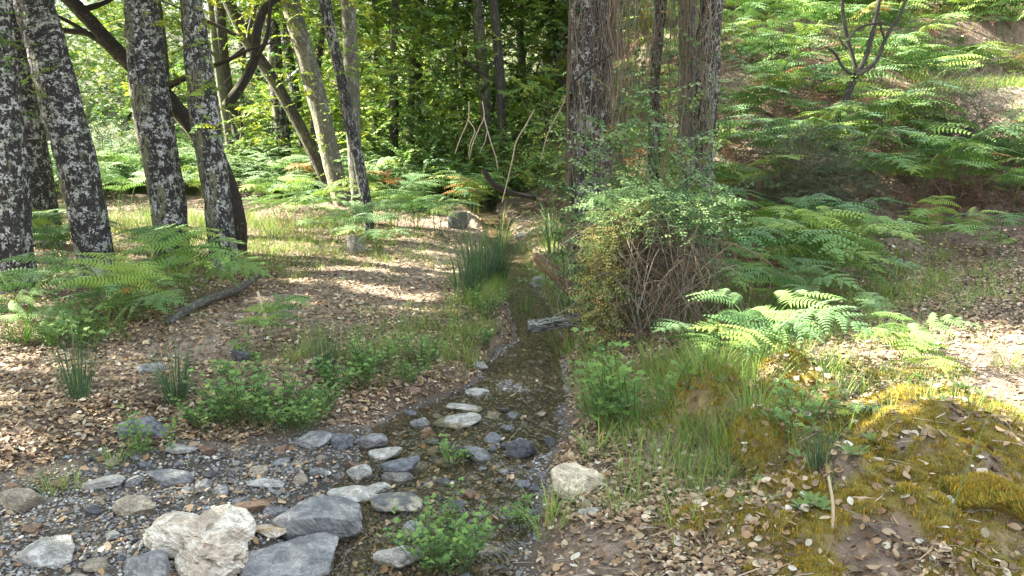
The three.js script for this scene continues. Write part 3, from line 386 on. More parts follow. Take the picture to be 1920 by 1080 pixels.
// lichen sapling on the slope
{ const b = [[3.969,1.419,-9.778,0.036],[4.047,1.658,-9.778,0.039],[4.133,1.945,-9.778,0.043],[4.206,2.147,-9.778,0.042]]; const t = makeTree({ name: 'bare_sapling', label: 'crooked grey sapling with bare forked limbs on the ferny slope', pts: b, mat: B_DARK, seed: 36, top: 0, sprigs: 0, seg: 10, amp: .006, flare: .1, ownLimbs: [[[4.195,2.133,-9.75,0.039],[4.281,2.32,-9.75,0.032],[4.342,2.629,-9.75,0.032],[4.383,2.994,-9.75,0.029],[4.423,3.353,-9.75,0.022]], [[4.175,2.118,-9.7,0.036],[4.38,2.267,-9.7,0.029],[4.462,2.477,-9.7,0.026],[4.523,2.636,-9.7,0.026],[4.641,2.842,-9.7,0.019],[4.683,3.047,-9.7,0.016]], [[4.215,2.149,-9.8,0.033],[4.161,2.312,-9.8,0.026],[4.06,2.573,-9.8,0.026],[3.981,2.88,-9.8,0.022],[3.946,3.123,-9.8,0.019]], [[4.023,2.514,-9.7,0.019],[4.137,2.66,-9.7,0.016],[4.335,2.721,-9.7,0.013],[4.462,2.733,-9.7,0.013]], [[4.157,2.12,-9.75,0.026],[4.032,2.208,-9.75,0.019],[3.907,2.382,-9.75,0.016],[3.804,2.457,-9.75,0.01]], [[4.482,2.526,-9.7,0.016],[4.417,2.672,-9.7,0.013],[4.394,2.77,-9.7,0.01]], [[4.043,2.428,-9.7,0.013],[3.946,2.514,-9.7,0.01],[3.883,2.648,-9.7,0.008]]] });
  const c = new Cloud(), r = rng(361); for (let i = 0; i < 26; i++) { const k = [[-.02, .3], [-.15, .42], [.1, .7], [.3, .6], [-.1, .55]][i % 5]; c.add(k[0] * 1 + (r() - .5) * .25 + .2, k[1] + (r() - .5) * .35 + .3, (r() - .5) * .2, r(), r() * 6, r(), .4, tint([.20, .23, .17], r)); } c.build('beard_lichen', needles, LEAFV, t); }
// woods behind: row after row, each tree by itself
{ const r = rng(50); const rows = [[15.5, 19, -11, -3.6, 7, 5.5, .16, YELLOW, 'behind the sunny fern field'], [17.5, 21, -3.2, 2.2, 7, 5.5, .12, GREENS, 'over the far end of the stream'], [21, 27, -18, 6, 17, 7.5, .06, YELLOW, 'in the second row of the far wood'], [29, 36, -25, 12, 16, 9, .05, GREENS, 'in the last row of the far wood'], [16.2, 19.5, 3, 15, 8, 6.5, .2, GREENS, 'on top of the bank above the slope']];
  for (const [d0, d1, x0, x1, n, hgt, sk, cols, where] of rows) for (let i = 0; i < n; i++) {
    const x = mix(x0, x1, (i + .2 + .6 * r()) / n), d = mix(d0, d1, r()), y = H(x, -d), w = .06 + .06 * r(), ln = (r() - .5) * .5; const pts = [[x, y, -d, w], [x + ln * .5, y + 1.2, -d, w * .9], [x + ln * 1.2 + (r() - .5) * .3, y + 2.6, -d + (r() - .5) * .3, w * .8]];
    makeTree({ name: 'woodland_tree', label: `${['dark', 'grey', 'lichen-spotted'][i % 3]} slender tree ${ln < -.08 ? 'leaning left' : ln > .08 ? 'leaning right' : 'standing upright'} ${where}`, group: `trees ${where}`, pts, mat: [B_DARK, B_GREY, B_LICHEN2][i % 3], seed: 500 + i * 7 + d0 * 31, top: hgt, limbs: 9, from: .12, reach: 2.1, sprigs: d0 > 25 ? 1300 : 850, cols, geo: sprigB, seg: 8, amp: .004, sigma: .85, minY: y + .5 });
  } }
// trees added out of view on the left to shade the foreground
{ const r = rng(60); for (const [x, d, h] of [[-6.6, 5.2, 7], [-8.5, 8.2, 8], [-7.2, 6.8, 8], [-10, 5.5, 8.5], [-11.5, 9.5, 9], [-5.6, 3.4, 6.5], [-9.5, 11.3, 8], [-7.4, 2.6, 7]]) { const y = H(x, -d); makeTree({ label: 'tall leafy tree added out of view left of the spotted trunks for shade', group: 'added shade trees left of the spotted trunks', pts: [[x, y, -d, .17], [x - .1, y + 1.5, -d, .16], [x + (r() - .5) * .5, y + 3, -d, .14]], mat: B_LICHEN2, seed: 600 + x * 10, top: h, limbs: 10, from: .42, reach: 2.6, sprigs: 2600, cols: GREENS, seg: 10, amp: .005, sigma: .7, minY: 2.6 }); } }
// undergrowth that closes the view under the far crowns
{ const c = new Cloud(), r = rng(70); for (let i = 0; i < 15000; i++) { const d = 14.5 + 26 * r() ** 1.1, x = (r() * 1.7 - .95) * d * .9; if (x > -8 && x < -2.2 && d < 19) continue; if (x > 2.6 && d < 15.2) continue; const h = (.9 + 2.2 * fbm(x * .6, d * .6, 3, 2) + Math.max(0, d - 20) * .09) * r(), y = H(x, -d) + h * (d < 18 ? .8 : 1.2); if (inGap(x, y, -d)) continue; c.add(x, y, -d, (r() - .5), r() * 6.283, (r() - .5) * 1.4, .8 + .6 * r(), tint(GREENS[(r() * 3) | 0], r, .25)); }
  c.build('undergrowth', sprigB, LEAFV, scene, { label: 'dense leafy undergrowth filling the far wood', category: 'undergrowth' }); }
// ---------------------------------------------------------------- ferns
const fronds = [frondGeo(1, {}), frondGeo(2, { blade: .78, wide: .44, droop: 1.3 }), frondGeo(3, { stipe: .38, blade: .66, droop: .7, tilt: .4 }), frondGeo(4, { stipe: .5, blade: .74, wide: .42, droop: 1.5 })];
const farFronds = [frondGeo(5, { fine: 1.45 }), frondGeo(6, { fine: 1.45, blade: .78, wide: .44, droop: 1.3 }), frondGeo(7, { fine: 1.45, stipe: .38, tilt: .4 })];
const FR = rng(80);
function fern(x, z, { n = 4, s = 1, az, arc = 6.283, label, group, mats = FERN, far = false, name = 'bracken_fern', tilt = .25, set } = {}) {
  const root = thing(name, label, 'fern', [x, H(x, z) - .02, z], 0, group), G = far ? farFronds : fronds, a0 = az ?? FR() * 6.283, old = FR() < .12 && far;
  for (let i = 0; i < n; i++) { const k = s * (.75 + .4 * FR()), m = part('frond', G[set ? set[i % set.length] : (FR() * G.length) | 0], old && i === 0 ? FERN_OLD : mats[(FR() * mats.length) | 0], root); m.rotation.set((FR() - .5) * tilt, -(a0 + arc * ((i + .5 * FR()) / n - (az === undefined ? 0 : .5))), (FR() - .6) * tilt, 'YXZ'); m.scale.set(k, k * (.85 + .3 * FR()), k * (.85 + .3 * FR())); m.position.set((FR() - .5) * .22 * s, 0, (FR() - .5) * .22 * s); }
  return root;
}
// az: 0 right, 1.57 towards the camera, 3.14 left
for (const [x, z, o] of [
  [-3.678,-5.612, { n: 7, s: .8, label: 'low fern at the foot of the leftmost trunk' }],
  [-3.444,-5.049, { n: 4, s: .6, label: 'fern cut by the left edge above the broad grass' }],
  [-2.867,-5.39, { n: 10, s: .72, tilt: .7, label: 'bushy deep green fern in front of the second trunk' }],
  [-2.917,-5.776, { n: 7, s: .65, tilt: .7, label: 'fern beside the orange dead frond' }],
  [-2.707,-6.317, { n: 10, s: .78, tilt: .7, label: 'tall fern clump wrapping the third trunk' }],
  [-3.189,-7.19, { n: 7, s: .8, label: 'fern behind the tall clump, against the third trunk' }],
  [-4.475,-7.495, { n: 8, s: .85, label: 'fern between the dark trunk and the leaning one' }],
  [-5.361,-8.809, { n: 6, s: .8, label: 'pale fern rising before the dark rear trunk' }],
  [-1.711,-5.198, { n: 4, s: .5, az: 0, arc: 4, label: 'sparse fern beside the pale upright stick' }],
  [-1.508,-8.808, { n: 7, s: .8, label: 'sunlit fern spreading at the foot of the slim stem' }],
  [-2.144,-9.62, { n: 6, s: .75, label: 'sunlit fern left of the slim stem' }],
  [-1.279,-10.217, { n: 9, s: .95, label: 'largest fern clump at the bend of the trail' }],
  [-1.677,-10.741, { n: 8, s: .95, label: 'large fern clump behind the slim stem' }],
  [-0.992,-10.572, { n: 6, s: .8, label: 'fern at the trail edge next to the grey rock' }],
  [-2.794,-10.891, { n: 7, s: .9, label: 'bright fern below the leaning stems' }],
  [-3.459,-11.355, { n: 7, s: .9, label: 'bright fern at the near rim of the fern field' }],
  [1.364,-4.054, { n: 10, s: .66, az: .5, arc: 5.6, label: 'bright sunlit fern on the bank below the bramble' }],
  [1.162,-4.356, { n: 4, s: .55, az: 2.4, arc: 3, label: 'dark fern hanging at the foot of the bramble' }],
  [1.448,-5.503, { n: 6, s: .6, az: 1.0, arc: 4, label: 'fern reaching out of the dead bramble stems' }],
  [1.875,-5.378, { n: 7, s: .7, az: .3, arc: 4.4, label: 'layered fern in the middle of the right bank' }],
  [1.874,-6.163, { n: 6, s: .7, label: 'fern pressed against the right side of the bramble' }],
  [2.463,-6.468, { n: 6, s: .72, az: .4, arc: 4.6, label: 'fern with long drooping tips above the leaf slope' }],
  [2.533,-5.97, { n: 4, s: .7, az: -.1, arc: 2.2, label: 'fern sending two long fronds over the bare leaves' }],
  [4.087,-7.465, { n: 6, s: .8, az: .6, arc: 4.8, label: 'broad arching fern high on the open leaf slope' }],
  [3.477,-7.316, { n: 5, s: .7, az: 3.2, arc: 3.6, label: 'fern left of the broad arching one' }],
  [2.384,-4.729, { n: 2, s: .42, az: 4.4, arc: 1, label: 'small upright yellowish fern standing alone on the leaves' }],
  [2.195,-4.114, { n: 6, s: .46, az: .6, arc: 5, label: 'low fern above the sunny patch' }],
  [2.067,-3.695, { n: 3, s: .42, az: 2.4, arc: 2, label: 'small fern at the shaded rim of the sunny patch' }],
  [1.572,-3.352, { n: 4, s: .26, az: 2.2, arc: 3, label: 'tiny fern growing from a moss cushion' }],
  [4.68,-7.2, { n: 4, s: .6, az: 3, arc: 3, label: 'fern at the right edge of the leaf slope' }],
]) fern(x, z, { ...o });
{ const [x, z] = [-2.745,-5.777]; const f = fern(x, z, { n: 2, s: .5, az: 1.5, arc: 1, mats: [FERN_OLD], label: 'orange withered frond standing among the green ferns', name: 'withered_fern' }); }
// the ferny slope: one plant after another
{ const r = rng(81); let n = 0; for (let d = 6.4; d < 14.2; d += .40) for (let x = creekX(d) + 1.5; x < d * .74 + .3; x += .46) {
    const X = x + (r() - .5) * .45, D = d + (r() - .5) * .4; if (X > .42 * D + .15 && D < 7.9) continue; if (X > 5.7 && D > 9.9 && D < 12.2) continue; if (r() < .17 || (X < 2.1 && D < 7.6)) continue;
    if (Math.hypot(X - 3.25, D - 8.1) < .5 || Math.hypot(X - 5.6, D - 10) < .6) continue; n++;
    const zone = D > 12 ? 'along the top of the slope' : X < 3.6 ? (D < 9.3 ? 'low on the slope behind the bramble' : 'on the slope left of the bare sapling') : D > 10 ? 'high on the slope right of the bare sapling' : 'on the slope right of the grey heath bush';
    const N = 3 + (r() * 2.6 | 0), S = .7 + .34 * r(), word = `${S < .8 ? 'low' : S < .92 ? 'middling' : 'tall'} ${['three', 'four', 'five'][N - 3]}-fronded`;
    fern(X, -D, { n: N, s: S, far: D > 8.5, az: 1.5 + (r() - .5) * 3, arc: 5, label: `${word} bracken fern ${zone}`, group: `ferns ${zone}` });
  } }
// fern field beyond the clearing: the near plants singly, the rest reads as one mass
{ const r = rng(82); for (let i = 0; i < 60; i++) { const d = 11.3 + 3.6 * Math.sqrt(r()), x = -2.6 - r() * (d * .74 - 2.4); if (Math.hypot(x + 3, d - 10.5) < 1) continue; const N = 3 + (r() * 3 | 0), S = .75 + .35 * r(); fern(x, -d, { n: N, s: S, far: true, label: `${S < .87 ? 'low' : S < .98 ? 'middling' : 'tall'} ${['three', 'four', 'five'][N - 3]}-fronded bracken at the ${x < -6 ? 'left end' : 'near side'} of the sunny fern field`, group: 'ferns of the sunny field' }); }
  for (let i = 0; i < 14; i++) { const d = 12.5 + 3 * r(), x = -2.4 + 1.9 * r(); const S = .85 + .3 * r(), N = 4 + (r() * 3 | 0); fern(x, -d, { n: N, s: S, far: true, label: `${S < .95 ? 'low' : S < 1.05 ? 'middling' : 'tall'} ${['four', 'five', 'six'][N - 4]}-fronded fern ${x < -1.45 ? 'behind the large clump' : 'near the stream'} where the trail bends`, group: 'ferns where the trail bends' }); }
  const c = new Cloud(); for (let i = 0; i < 1500; i++) { const d = 14.2 + 8 * r(), x = -2.3 - r() * (d * .8 - 2); c.add(x, H(x, -d) - .05, -d, (r() - .5) * .4, r() * 6.283, (r() - .5) * .4, .8 + .5 * r(), tint([.12, .22, .045], r, .22)); } c.build('fern_field', farFronds[1], leafM(), scene, { label: 'mass of sunlit bracken filling the clearing behind the trunks', category: 'ferns' });
  const dc = new Cloud(); for (let i = 0; i < 900; i++) { const d = 6.2 + 8 * r(), x = creekX(d) + 1.6 + r() * (d * .72 - 1.2); if (x > .44 * d && d < 7.8) continue; if (x > 5.7 && d > 9.9 && d < 12.2) continue; dc.add(x, H(x, -d) - .03, -d, (r() - .5) * .8, r() * 6.283, -.5 - .8 * r(), .45 + .4 * r(), tint([.17, .085, .04], r, .35), .3 + .2 * r(), .5); } dc.build('dead_bracken', farFronds[0], FERN_DEAD, scene, { label: 'brown dead bracken lying under the green ferns of the slope', category: 'dead fern' }); }

// ---------------------------------------------------------------- bushes, vines and the bramble by the stream
function bush(name, label, x, z, [w, h, dp], n, geo, cols, o = {}) {
  const r = rng(o.seed ?? 9), root = thing(name, label, 'bush', [x, H(x, z), z], 0, o.group), c = new Cloud();
  for (let i = 0; i < (o.stems ?? 14); i++) { const a = r() * 6.283, q = r(); part('stem', wire([[0, -.05, 0], [Math.cos(a) * w * .15, h * .35, Math.sin(a) * dp * .15], [Math.cos(a) * w * .42 * q, h * (.7 + .25 * r()), Math.sin(a) * dp * .42 * q]], .008, .003), o.stemMat ?? VINE, root); }
  for (let i = 0; i < n; i++) { const a = r() * 6.283, e = Math.acos(1 - 1.25 * r()), q = Math.pow(r(), .45) * (.72 + .5 * fbm(Math.cos(a) * 2 + (o.seed ?? 9), e * 2, Math.sin(a) * 2, 2)), y = Math.cos(e) * h * q * .85 + h * .12; if (y < 0) continue; c.add(Math.sin(e) * Math.cos(a) * w / 2 * q, y, Math.sin(e) * Math.sin(a) * dp / 2 * q, (r() - .5) * 1.2, r() * 6.283, (r() - .3) * 1.3, (o.k ?? 1) * (.7 + .5 * r()), tint(cols[(r() * cols.length) | 0], r, .25)); }
  c.build('foliage', geo, LEAFV, root); return root;
}
bush('heath_bush', 'grey-green heath bush in the middle of the ferny slope', 3.159,-8.238, [1.35, 1.0, .9], 900, needles, [[.10, .12, .065], [.13, .14, .085], [.08, .10, .05]], { seed: 91 });
bush('heath_bush', 'large dark heath bush high on the slope below the path', 5.229,-9.14, [1.7, 1.05, 1.1], 700, needles, [[.055, .075, .045], [.075, .09, .055], [.10, .085, .06]], { seed: 92 });
bush('heath_bush', 'brownish dry heath bush at the right edge above the leaf slope', 4.696,-8.195, [1.5, .5, .6], 260, needles, [[.12, .07, .045], [.10, .06, .04]], { seed: 93 });
bush('pale_bush', 'pale frosty-leaved bush behind the second trunk in the sun', -8.173,-15.792, [2.1, 1.3, 1.5], 700, sprigC, [[.30, .36, .27], [.24, .31, .2]], { seed: 94, k: 1.1 });
bush('leafy_bush', 'leafy bush over the far end of the stream', -.2, -15.5, [2.2, 1.3, 1.4], 420, sprigC, GREENS, { seed: 95, k: 1.1 });
bush('leafy_bush', 'tangled bush left of the far end of the stream', -1.4, -16.2, [2.4, 1.8, 1.4], 420, sprigC, GREENS, { seed: 96, k: 1.1 });
bush('leafy_bush', 'broad bush closing the stream behind the vine-hung trunk', .9, -13, [2.2, 1.9, 1.8], 520, sprigC, GREENS, { seed: 97, k: 1.1 });
bush('sarsaparilla_bush', 'light green leafy bush climbing over the bramble', .98, -5.75, [1.5, 1.85, .9], 760, sprigGeo(12, { n: 10, len: .3, leaf: .05, wid: .036 }), [[.14, .24, .085], [.18, .28, .10], [.10, .19, .07]], { seed: 98, k: .75 });
{ const r = rng(96); for (let i = 0; i < 13; i++) { const x = 2.6 + i * .95 + (r() - .5) * .5, d = 13.9 + .9 * r() + (x > 6 ? -.5 : 0), dry = i % 3 === 1; bush('bank_bush', dry ? 'dry brownish bush hanging on the bank above the slope' : 'leafy bush hanging on the bank above the slope', x, -d, [1.7, 1.6 + .8 * r(), 1.2], 330, sprigC, dry ? [[.24, .17, .07], [.17, .13, .05], [.2, .2, .06]] : GREENS, { seed: 960 + i, k: 1.1, group: dry ? 'dry bushes on the bank' : 'leafy bushes on the bank' }); } }
{ // the bramble: an arched mound of dead brown stems with yellow-green leaves on its stream side
  const b = thing('bramble_mound', 'arched mound of dead brown bramble stems hanging over the stream bank', 'bramble', [0.958,-0.189,-5.2]), r = rng(100);
  b.position.y = H(b.position.x, b.position.z);
  for (let i = 0; i < 290; i++) { const a = r() * 6.283, w = .12 + .38 * Math.sqrt(r()), h = .45 + .42 * r(), ox = (r() - .5) * .45, oz = (r() - .5) * .35, J = () => (r() - .5) * .34; const ex = Math.cos(a) * w, ez = Math.sin(a) * w * .75; part('dead_stem', wire([[ox + J(), h * .8 + J(), oz + J()], [ox + ex * .5 + J(), h + J() * .5, oz + ez * .5 + J()], [ox + ex * .95 + J(), h * .66 + J(), oz + ez * .95 + J() * .6], [ox + ex * .9 + J(), h * .35 + J(), oz + ez * .95 + J() * .6], [ox + ex * (.5 + .7 * r()) + J(), h * .3 * r() * r(), oz + ez + J() * .5]], .0022 + .0028 * r() * r(), .0014), r() < .55 ? VINE : r() < .5 ? TWIG_DARK : VINE_GREY, b); }
  const c = new Cloud(); for (let i = 0; i < 800; i++) { const t = r(), a = Math.PI + .25 + (r() - .5) * 2.0, w = .36 + .12 * r(), y = .05 + .85 * t, q = t > .75 ? w * (1 - (t - .75) * 2.4) : w; c.add(Math.cos(a) * q, y, Math.sin(a) * q * .8 + .08, (r() - .5) * 1.4, r() * 6.283, (r() - .5) * 1.5, .38 + .2 * r(), tint([[.28, .31, .09], [.20, .28, .09], [.40, .34, .14]][(r() * 3) | 0], r, .3)); } c.build('foliage', sprigC, LEAFV, b);
  const top = new Cloud(); for (let i = 0; i < 560; i++) top.add((r() - .5) * .95, .78 + .28 * r() - .1 * r(), (r() - .5) * .6, (r() - .5) * 1.2, r() * 6.283, (r() - .5) * 1.2, .42 + .22 * r(), tint([.13, .23, .08], r, .3)); top.build('top_foliage', sprigC, LEAFV, b);
}
{ // curtain of hanging vines between the trunks
  const v = thing('vine_curtain', 'curtain of thin dry vines hanging between the trunks', 'vines', [1.461,0.501,-7.8]), r = rng(101), o = v.position.clone(); v.position.y = H(o.x, o.z); const Y = v.position.y;
  for (let i = 0; i < 295; i++) { const onTrunk = i > 200, x = onTrunk ? -.66 + (r() - .5) * .5 : r() * 1.35 - .72, z = onTrunk ? .32 + .14 * r() : (r() - .5) * .8, top = 3.3 + .9 * r(), bot = .5 + 1.5 * r() * r() + (onTrunk ? -.3 : .4), w = .08 + .16 * r(); part('strand', wire([0, .14, .28, .42, .56, .7, .85, 1].map((f, k) => [x + (r() - .5) * w * (k ? 1.1 : 2), mix(top, bot, f) + (r() - .5) * .1, z + (r() - .5) * w * .8]), .0026 + .004 * r() * r(), .0014), r() < .7 ? VINE : r() < .5 ? TWIG_DARK : VINE_GREY, v); }
  const c = new Cloud(); for (let i = 0; i < 360; i++) c.add((r() * 1.4 - .75), .3 + 3.4 * r() ** 1.3, (r() - .5) * .8, (r() - .5) * 1.5, r() * 6.283, (r() - .5) * 1.5, .55 + .3 * r(), tint(r() < .08 ? [.42, .26, .04] : [.08, .15, .05], r, .3)); c.build('leaves', sprigGeo(9, { n: 5, len: .22, leaf: .065, wid: .05 }), LEAFV, v);
}
{ // ivy leaves up the vine-hung trunk
  const v = thing('ivy', 'ivy with heart-shaped leaves climbing the vine-hung trunk', 'ivy', [0.799,0.171,-7.5]), r = rng(102); v.position.y = H(v.position.x, v.position.z);
  for (let i = 0; i < 26; i++) { const a = 1.57 + (r() - .5) * 2.6, y0 = r() * 1.5; part('stem', wire([[Math.cos(a) * .2, y0, Math.sin(a) * .2 - .2], [Math.cos(a + .3) * .2, y0 + .8, Math.sin(a + .3) * .2 - .2], [Math.cos(a - .2) * .21, y0 + 1.6 + r(), Math.sin(a - .2) * .21 - .2]], .006, .003), VINE, v); }
  const g = sprigGeo(10, { n: 4, len: .16, leaf: .07, wid: .06 }), c = new Cloud(); for (let i = 0; i < 150; i++) { const a = (r() < .5 ? 2.9 : .2) + (r() - .5) * 1.2, q = .22 + .09 * r(); c.add(Math.cos(a) * q, .1 + 2.9 * r() ** 1.3, Math.sin(a) * q - .2, (r() - .5) * 1.2, r() * 6.283, (r() - .5) * 1.6, .6 + .4 * r(), tint(r() < .12 ? [.22, .24, .05] : [.07, .14, .055], r, .3)); } c.build('leaves', g, LEAFV, v);
}
// pale dead twigs that dangle over the stream
for (const [label, ...ps] of [['pale forked dead twig dangling over the stream, left one', [[-0.494,1.802,-9.2,0.012],[-0.508,1.591,-9.2,0.012],[-0.611,1.378,-9.2,0.011],[-0.676,1.194,-9.2,0.009]], [[-0.508,1.591,-9.2,0.009],[-0.435,1.47,-9.2,0.009],[-0.487,1.317,-9.2,0.009],[-0.513,1.163,-9.2,0.006]]], ['pale branching dead twig dangling over the stream, middle one', [[-0.336,1.799,-9.1,0.012],[-0.319,1.621,-9.1,0.012],[-0.381,1.501,-9.1,0.012],[-0.457,1.319,-9.1,0.009],[-0.496,1.136,-9.1,0.006]], [[-0.319,1.621,-9.1,0.012],[-0.283,1.471,-9.1,0.012],[-0.235,1.319,-9.1,0.012],[-0.186,1.136,-9.1,0.009],[-0.162,1.014,-9.1,0.006]], [[-0.283,1.471,-9.1,0.009],[-0.308,1.35,-9.1,0.009],[-0.371,1.228,-9.1,0.006]]], ['long thin pale twig hanging nearest the vine-hung trunk', [[0.592,1.908,-8.2,0.01],[0.496,1.694,-8.2,0.01],[0.377,1.451,-8.2,0.01],[0.323,1.287,-8.2,0.008],[0.296,1.15,-8.2,0.006]]], ['yellowish knotty twig rising from the stream bank', [[0.248,1.705,-8.8,0.009],[0.148,1.531,-8.8,0.012],[0.048,1.356,-8.8,0.012],[0,1.15,-8.8,0.012],[-0.072,0.852,-8.8,0.012],[-0.109,0.671,-8.8,0.012]]]]) { const [bx, by, bz] = ps[0][0], t = thing('dangling_twig', label, 'twig', [bx, by, bz], 0); for (const p of ps) part('twig', tube(p.map(q => [q[0] - bx + (R0() - .5) * .01, q[1] - by, q[2] - bz, q[3] * .62]), { seg: 5, step: .03, low: .4, seed: R0() * 9 }), TWIG_PALE, t); }
// ---------------------------------------------------------------- dead wood
function log(name, label, pts, mat, o = {}) { const [bx, by, bz] = pts[0]; const m = solo(name, tube(pts.map(p => [p[0] - bx, p[1] - by, p[2] - bz, p[3]]), { seg: 16, step: .03, amp: .008, low: .15, seed: o.seed ?? 1, pointed: false, ...o }), mat, label, o.cat ?? 'log', [bx, by, bz]); return m; }
log('broken_log', 'broken log with flaking reddish bark leaning up out of the sedges', [[0.509,0.223,-6,0.047],[0.401,0.339,-6,0.055],[0.273,0.459,-6,0.05],[0.168,0.54,-6,0.029]], new THREE.MeshStandardMaterial({ map: B_FIBRE.map, bumpMap: B_FIBRE.bumpMap, bumpScale: .03, color: new THREE.Color().setRGB(1.9, 1.6, 1.6), roughness: .9 }), { seed: 2 });
log('fallen_log', 'short rotten log with a white end lying across the stream', [[0.538,0.115,-5.6,0.06],[0.359,0.103,-5.6,0.048],[0.219,0.074,-5.6,0.052],[0.12,0.066,-5.6,0.048]], B_LICHEN2, { seed: 3 });
log('fallen_branch', 'long grey fallen branch lying by the ferns left of the trail', [[-2.563,-5.585, 0], [-2.54,-5.878, 0], [-2.456,-6.164, 0], [-2.351,-6.519, 0], [-2.263,-6.824, 0]].map(([x, z], i) => [x, H(x, z) + [.03, .05, .06, .07, .13][i], z, [.028, .036, .036, .034, .02][i]]), B_GREY, { seed: 4, cat: 'branch', amp: .004 });
{ const [x, z] = [-1.791,-5.495]; log('pale_stick', 'pale peeled stick standing askew beside the sparse fern', [[x, H(x, z), z, .014], [x - .03, H(x, z) + .12, z - .02, .014], [x - .07, H(x, z) + .27, z - .03, .009]], TWIG_PALE, { seed: 5, cat: 'stick', amp: 0 }); }
{ const [x, z] = [1.054,-2.323]; log('thin_stick', 'thin bleached stick stuck upright below the moss cushion', [[x, H(x, z) - .01, z, .005], [x - .005, H(x, z) + .07, z, .005], [x - .025, H(x, z) + .17, z - .01, .004]], TWIG_PALE, { seed: 6, cat: 'stick', amp: 0 }); }
{ const [x, z] = [-1.303,-4.696]; log('bark_strip', 'short strip of pale bark lying beside the weeds', [[x, H(x, z) + .015, z, .012], [x + .06, H(x, z) + .03, z - .08, .015], [x + .1, H(x, z) + .04, z - .18, .01]], TWIG_PALE, { seed: 7, cat: 'bark', amp: .002 }); }
log('slope_log', 'grey fallen pole lying on the slope at the right edge', [[5.098,0.588,-8.9,0.034],[5.392,0.686,-8.9,0.037],[5.684,0.795,-8.9,0.037],[6.089,0.953,-8.9,0.037]], B_GREY, { seed: 8, amp: .003 });
const rootPts = []; { const p = [[1.457,-2.378, .03], [1.59,-2.361, .05], [1.723,-2.362, .05], [1.861,-2.344, .05]].map(([x, z, h]) => [x, H(x, z) + h, z, .05]); rootPts.push(...p); log('mossy_root', 'thick root under golden moss at the lower right edge', p, new THREE.MeshStandardMaterial({ color: new THREE.Color().setRGB(.20, .145, .02), roughness: 1, bumpMap: soilBump, bumpScale: .02 }), { seed: 9, cat: 'root', low: .3 }); }
for (const [label, ps] of [['dark arched branch over the far end of the stream', [[-0.432,0.888,-11.5,0.035],[-0.276,0.677,-11.5,0.047],[0,0.544,-11.5,0.043],[0.356,0.465,-11.5,0.036]]], ['thin crooked dead branch lying across the top of the bramble', [[0.778,0.651,-5.3,0.009],[0.906,0.688,-5.3,0.013],[1.068,0.8,-5.3,0.015],[1.213,0.856,-5.3,0.011]]], ['bare grey twig crossing before the vine-hung trunk', [[0.906,2.165,-7.2,0.007],[0.718,2.05,-7.2,0.01],[0.6,1.957,-7.2,0.01],[0.529,1.888,-7.2,0.007]]]]) log('dead_branch', label, ps, B_MOSS, { seed: 10, cat: 'branch', amp: .002, seg: 8 });

// ---------------------------------------------------------------- stones
const GREYS = [[.27, .265, .26], [.16, .16, .165]], TAN = [[.36, .31, .23], [.25, .21, .16]], WHITE = [[.66, .60, .50], [.48, .40, .31]], BLUE = [[.18, .185, .2], [.11, .115, .13]], PALE = [[.42, .41, .38], [.30, .28, .25]], DARKS = [[.10, .10, .11], [.06, .06, .068]], RUST = [[.26, .17, .11], [.17, .10, .07]];
function stone(label, x, z, w, h, pal, o = {}) { const dp = w * (o.depth ?? .62), th = Math.atan2(1.6, Math.hypot(x, z)), hh = Math.max(.62 * h, (h - dp * .8 * Math.sin(th)) / Math.cos(th)) * (o.k ?? 1.25), g = stoneGeo(o.seed, [w * (o.fat ?? 1.1), hh * 1.15, dp], { col: pal[0], col2: pal[1], detail: w > .2 ? 30 : 16, cuts: 7, sharp: 55, rough: .075, ...o }); const m = solo(o.name ?? 'stone', g, o.wet ? wetStone : stoneMat, label, 'stone', [x, Math.max(H(x, z), WATER - .012) + hh * (o.up ?? .3), z - dp * .35], o.group); m.rotation.set((R0() - .5) * .35, o.turn ?? 0, o.roll ?? (R0() - .5) * .35); return m; }
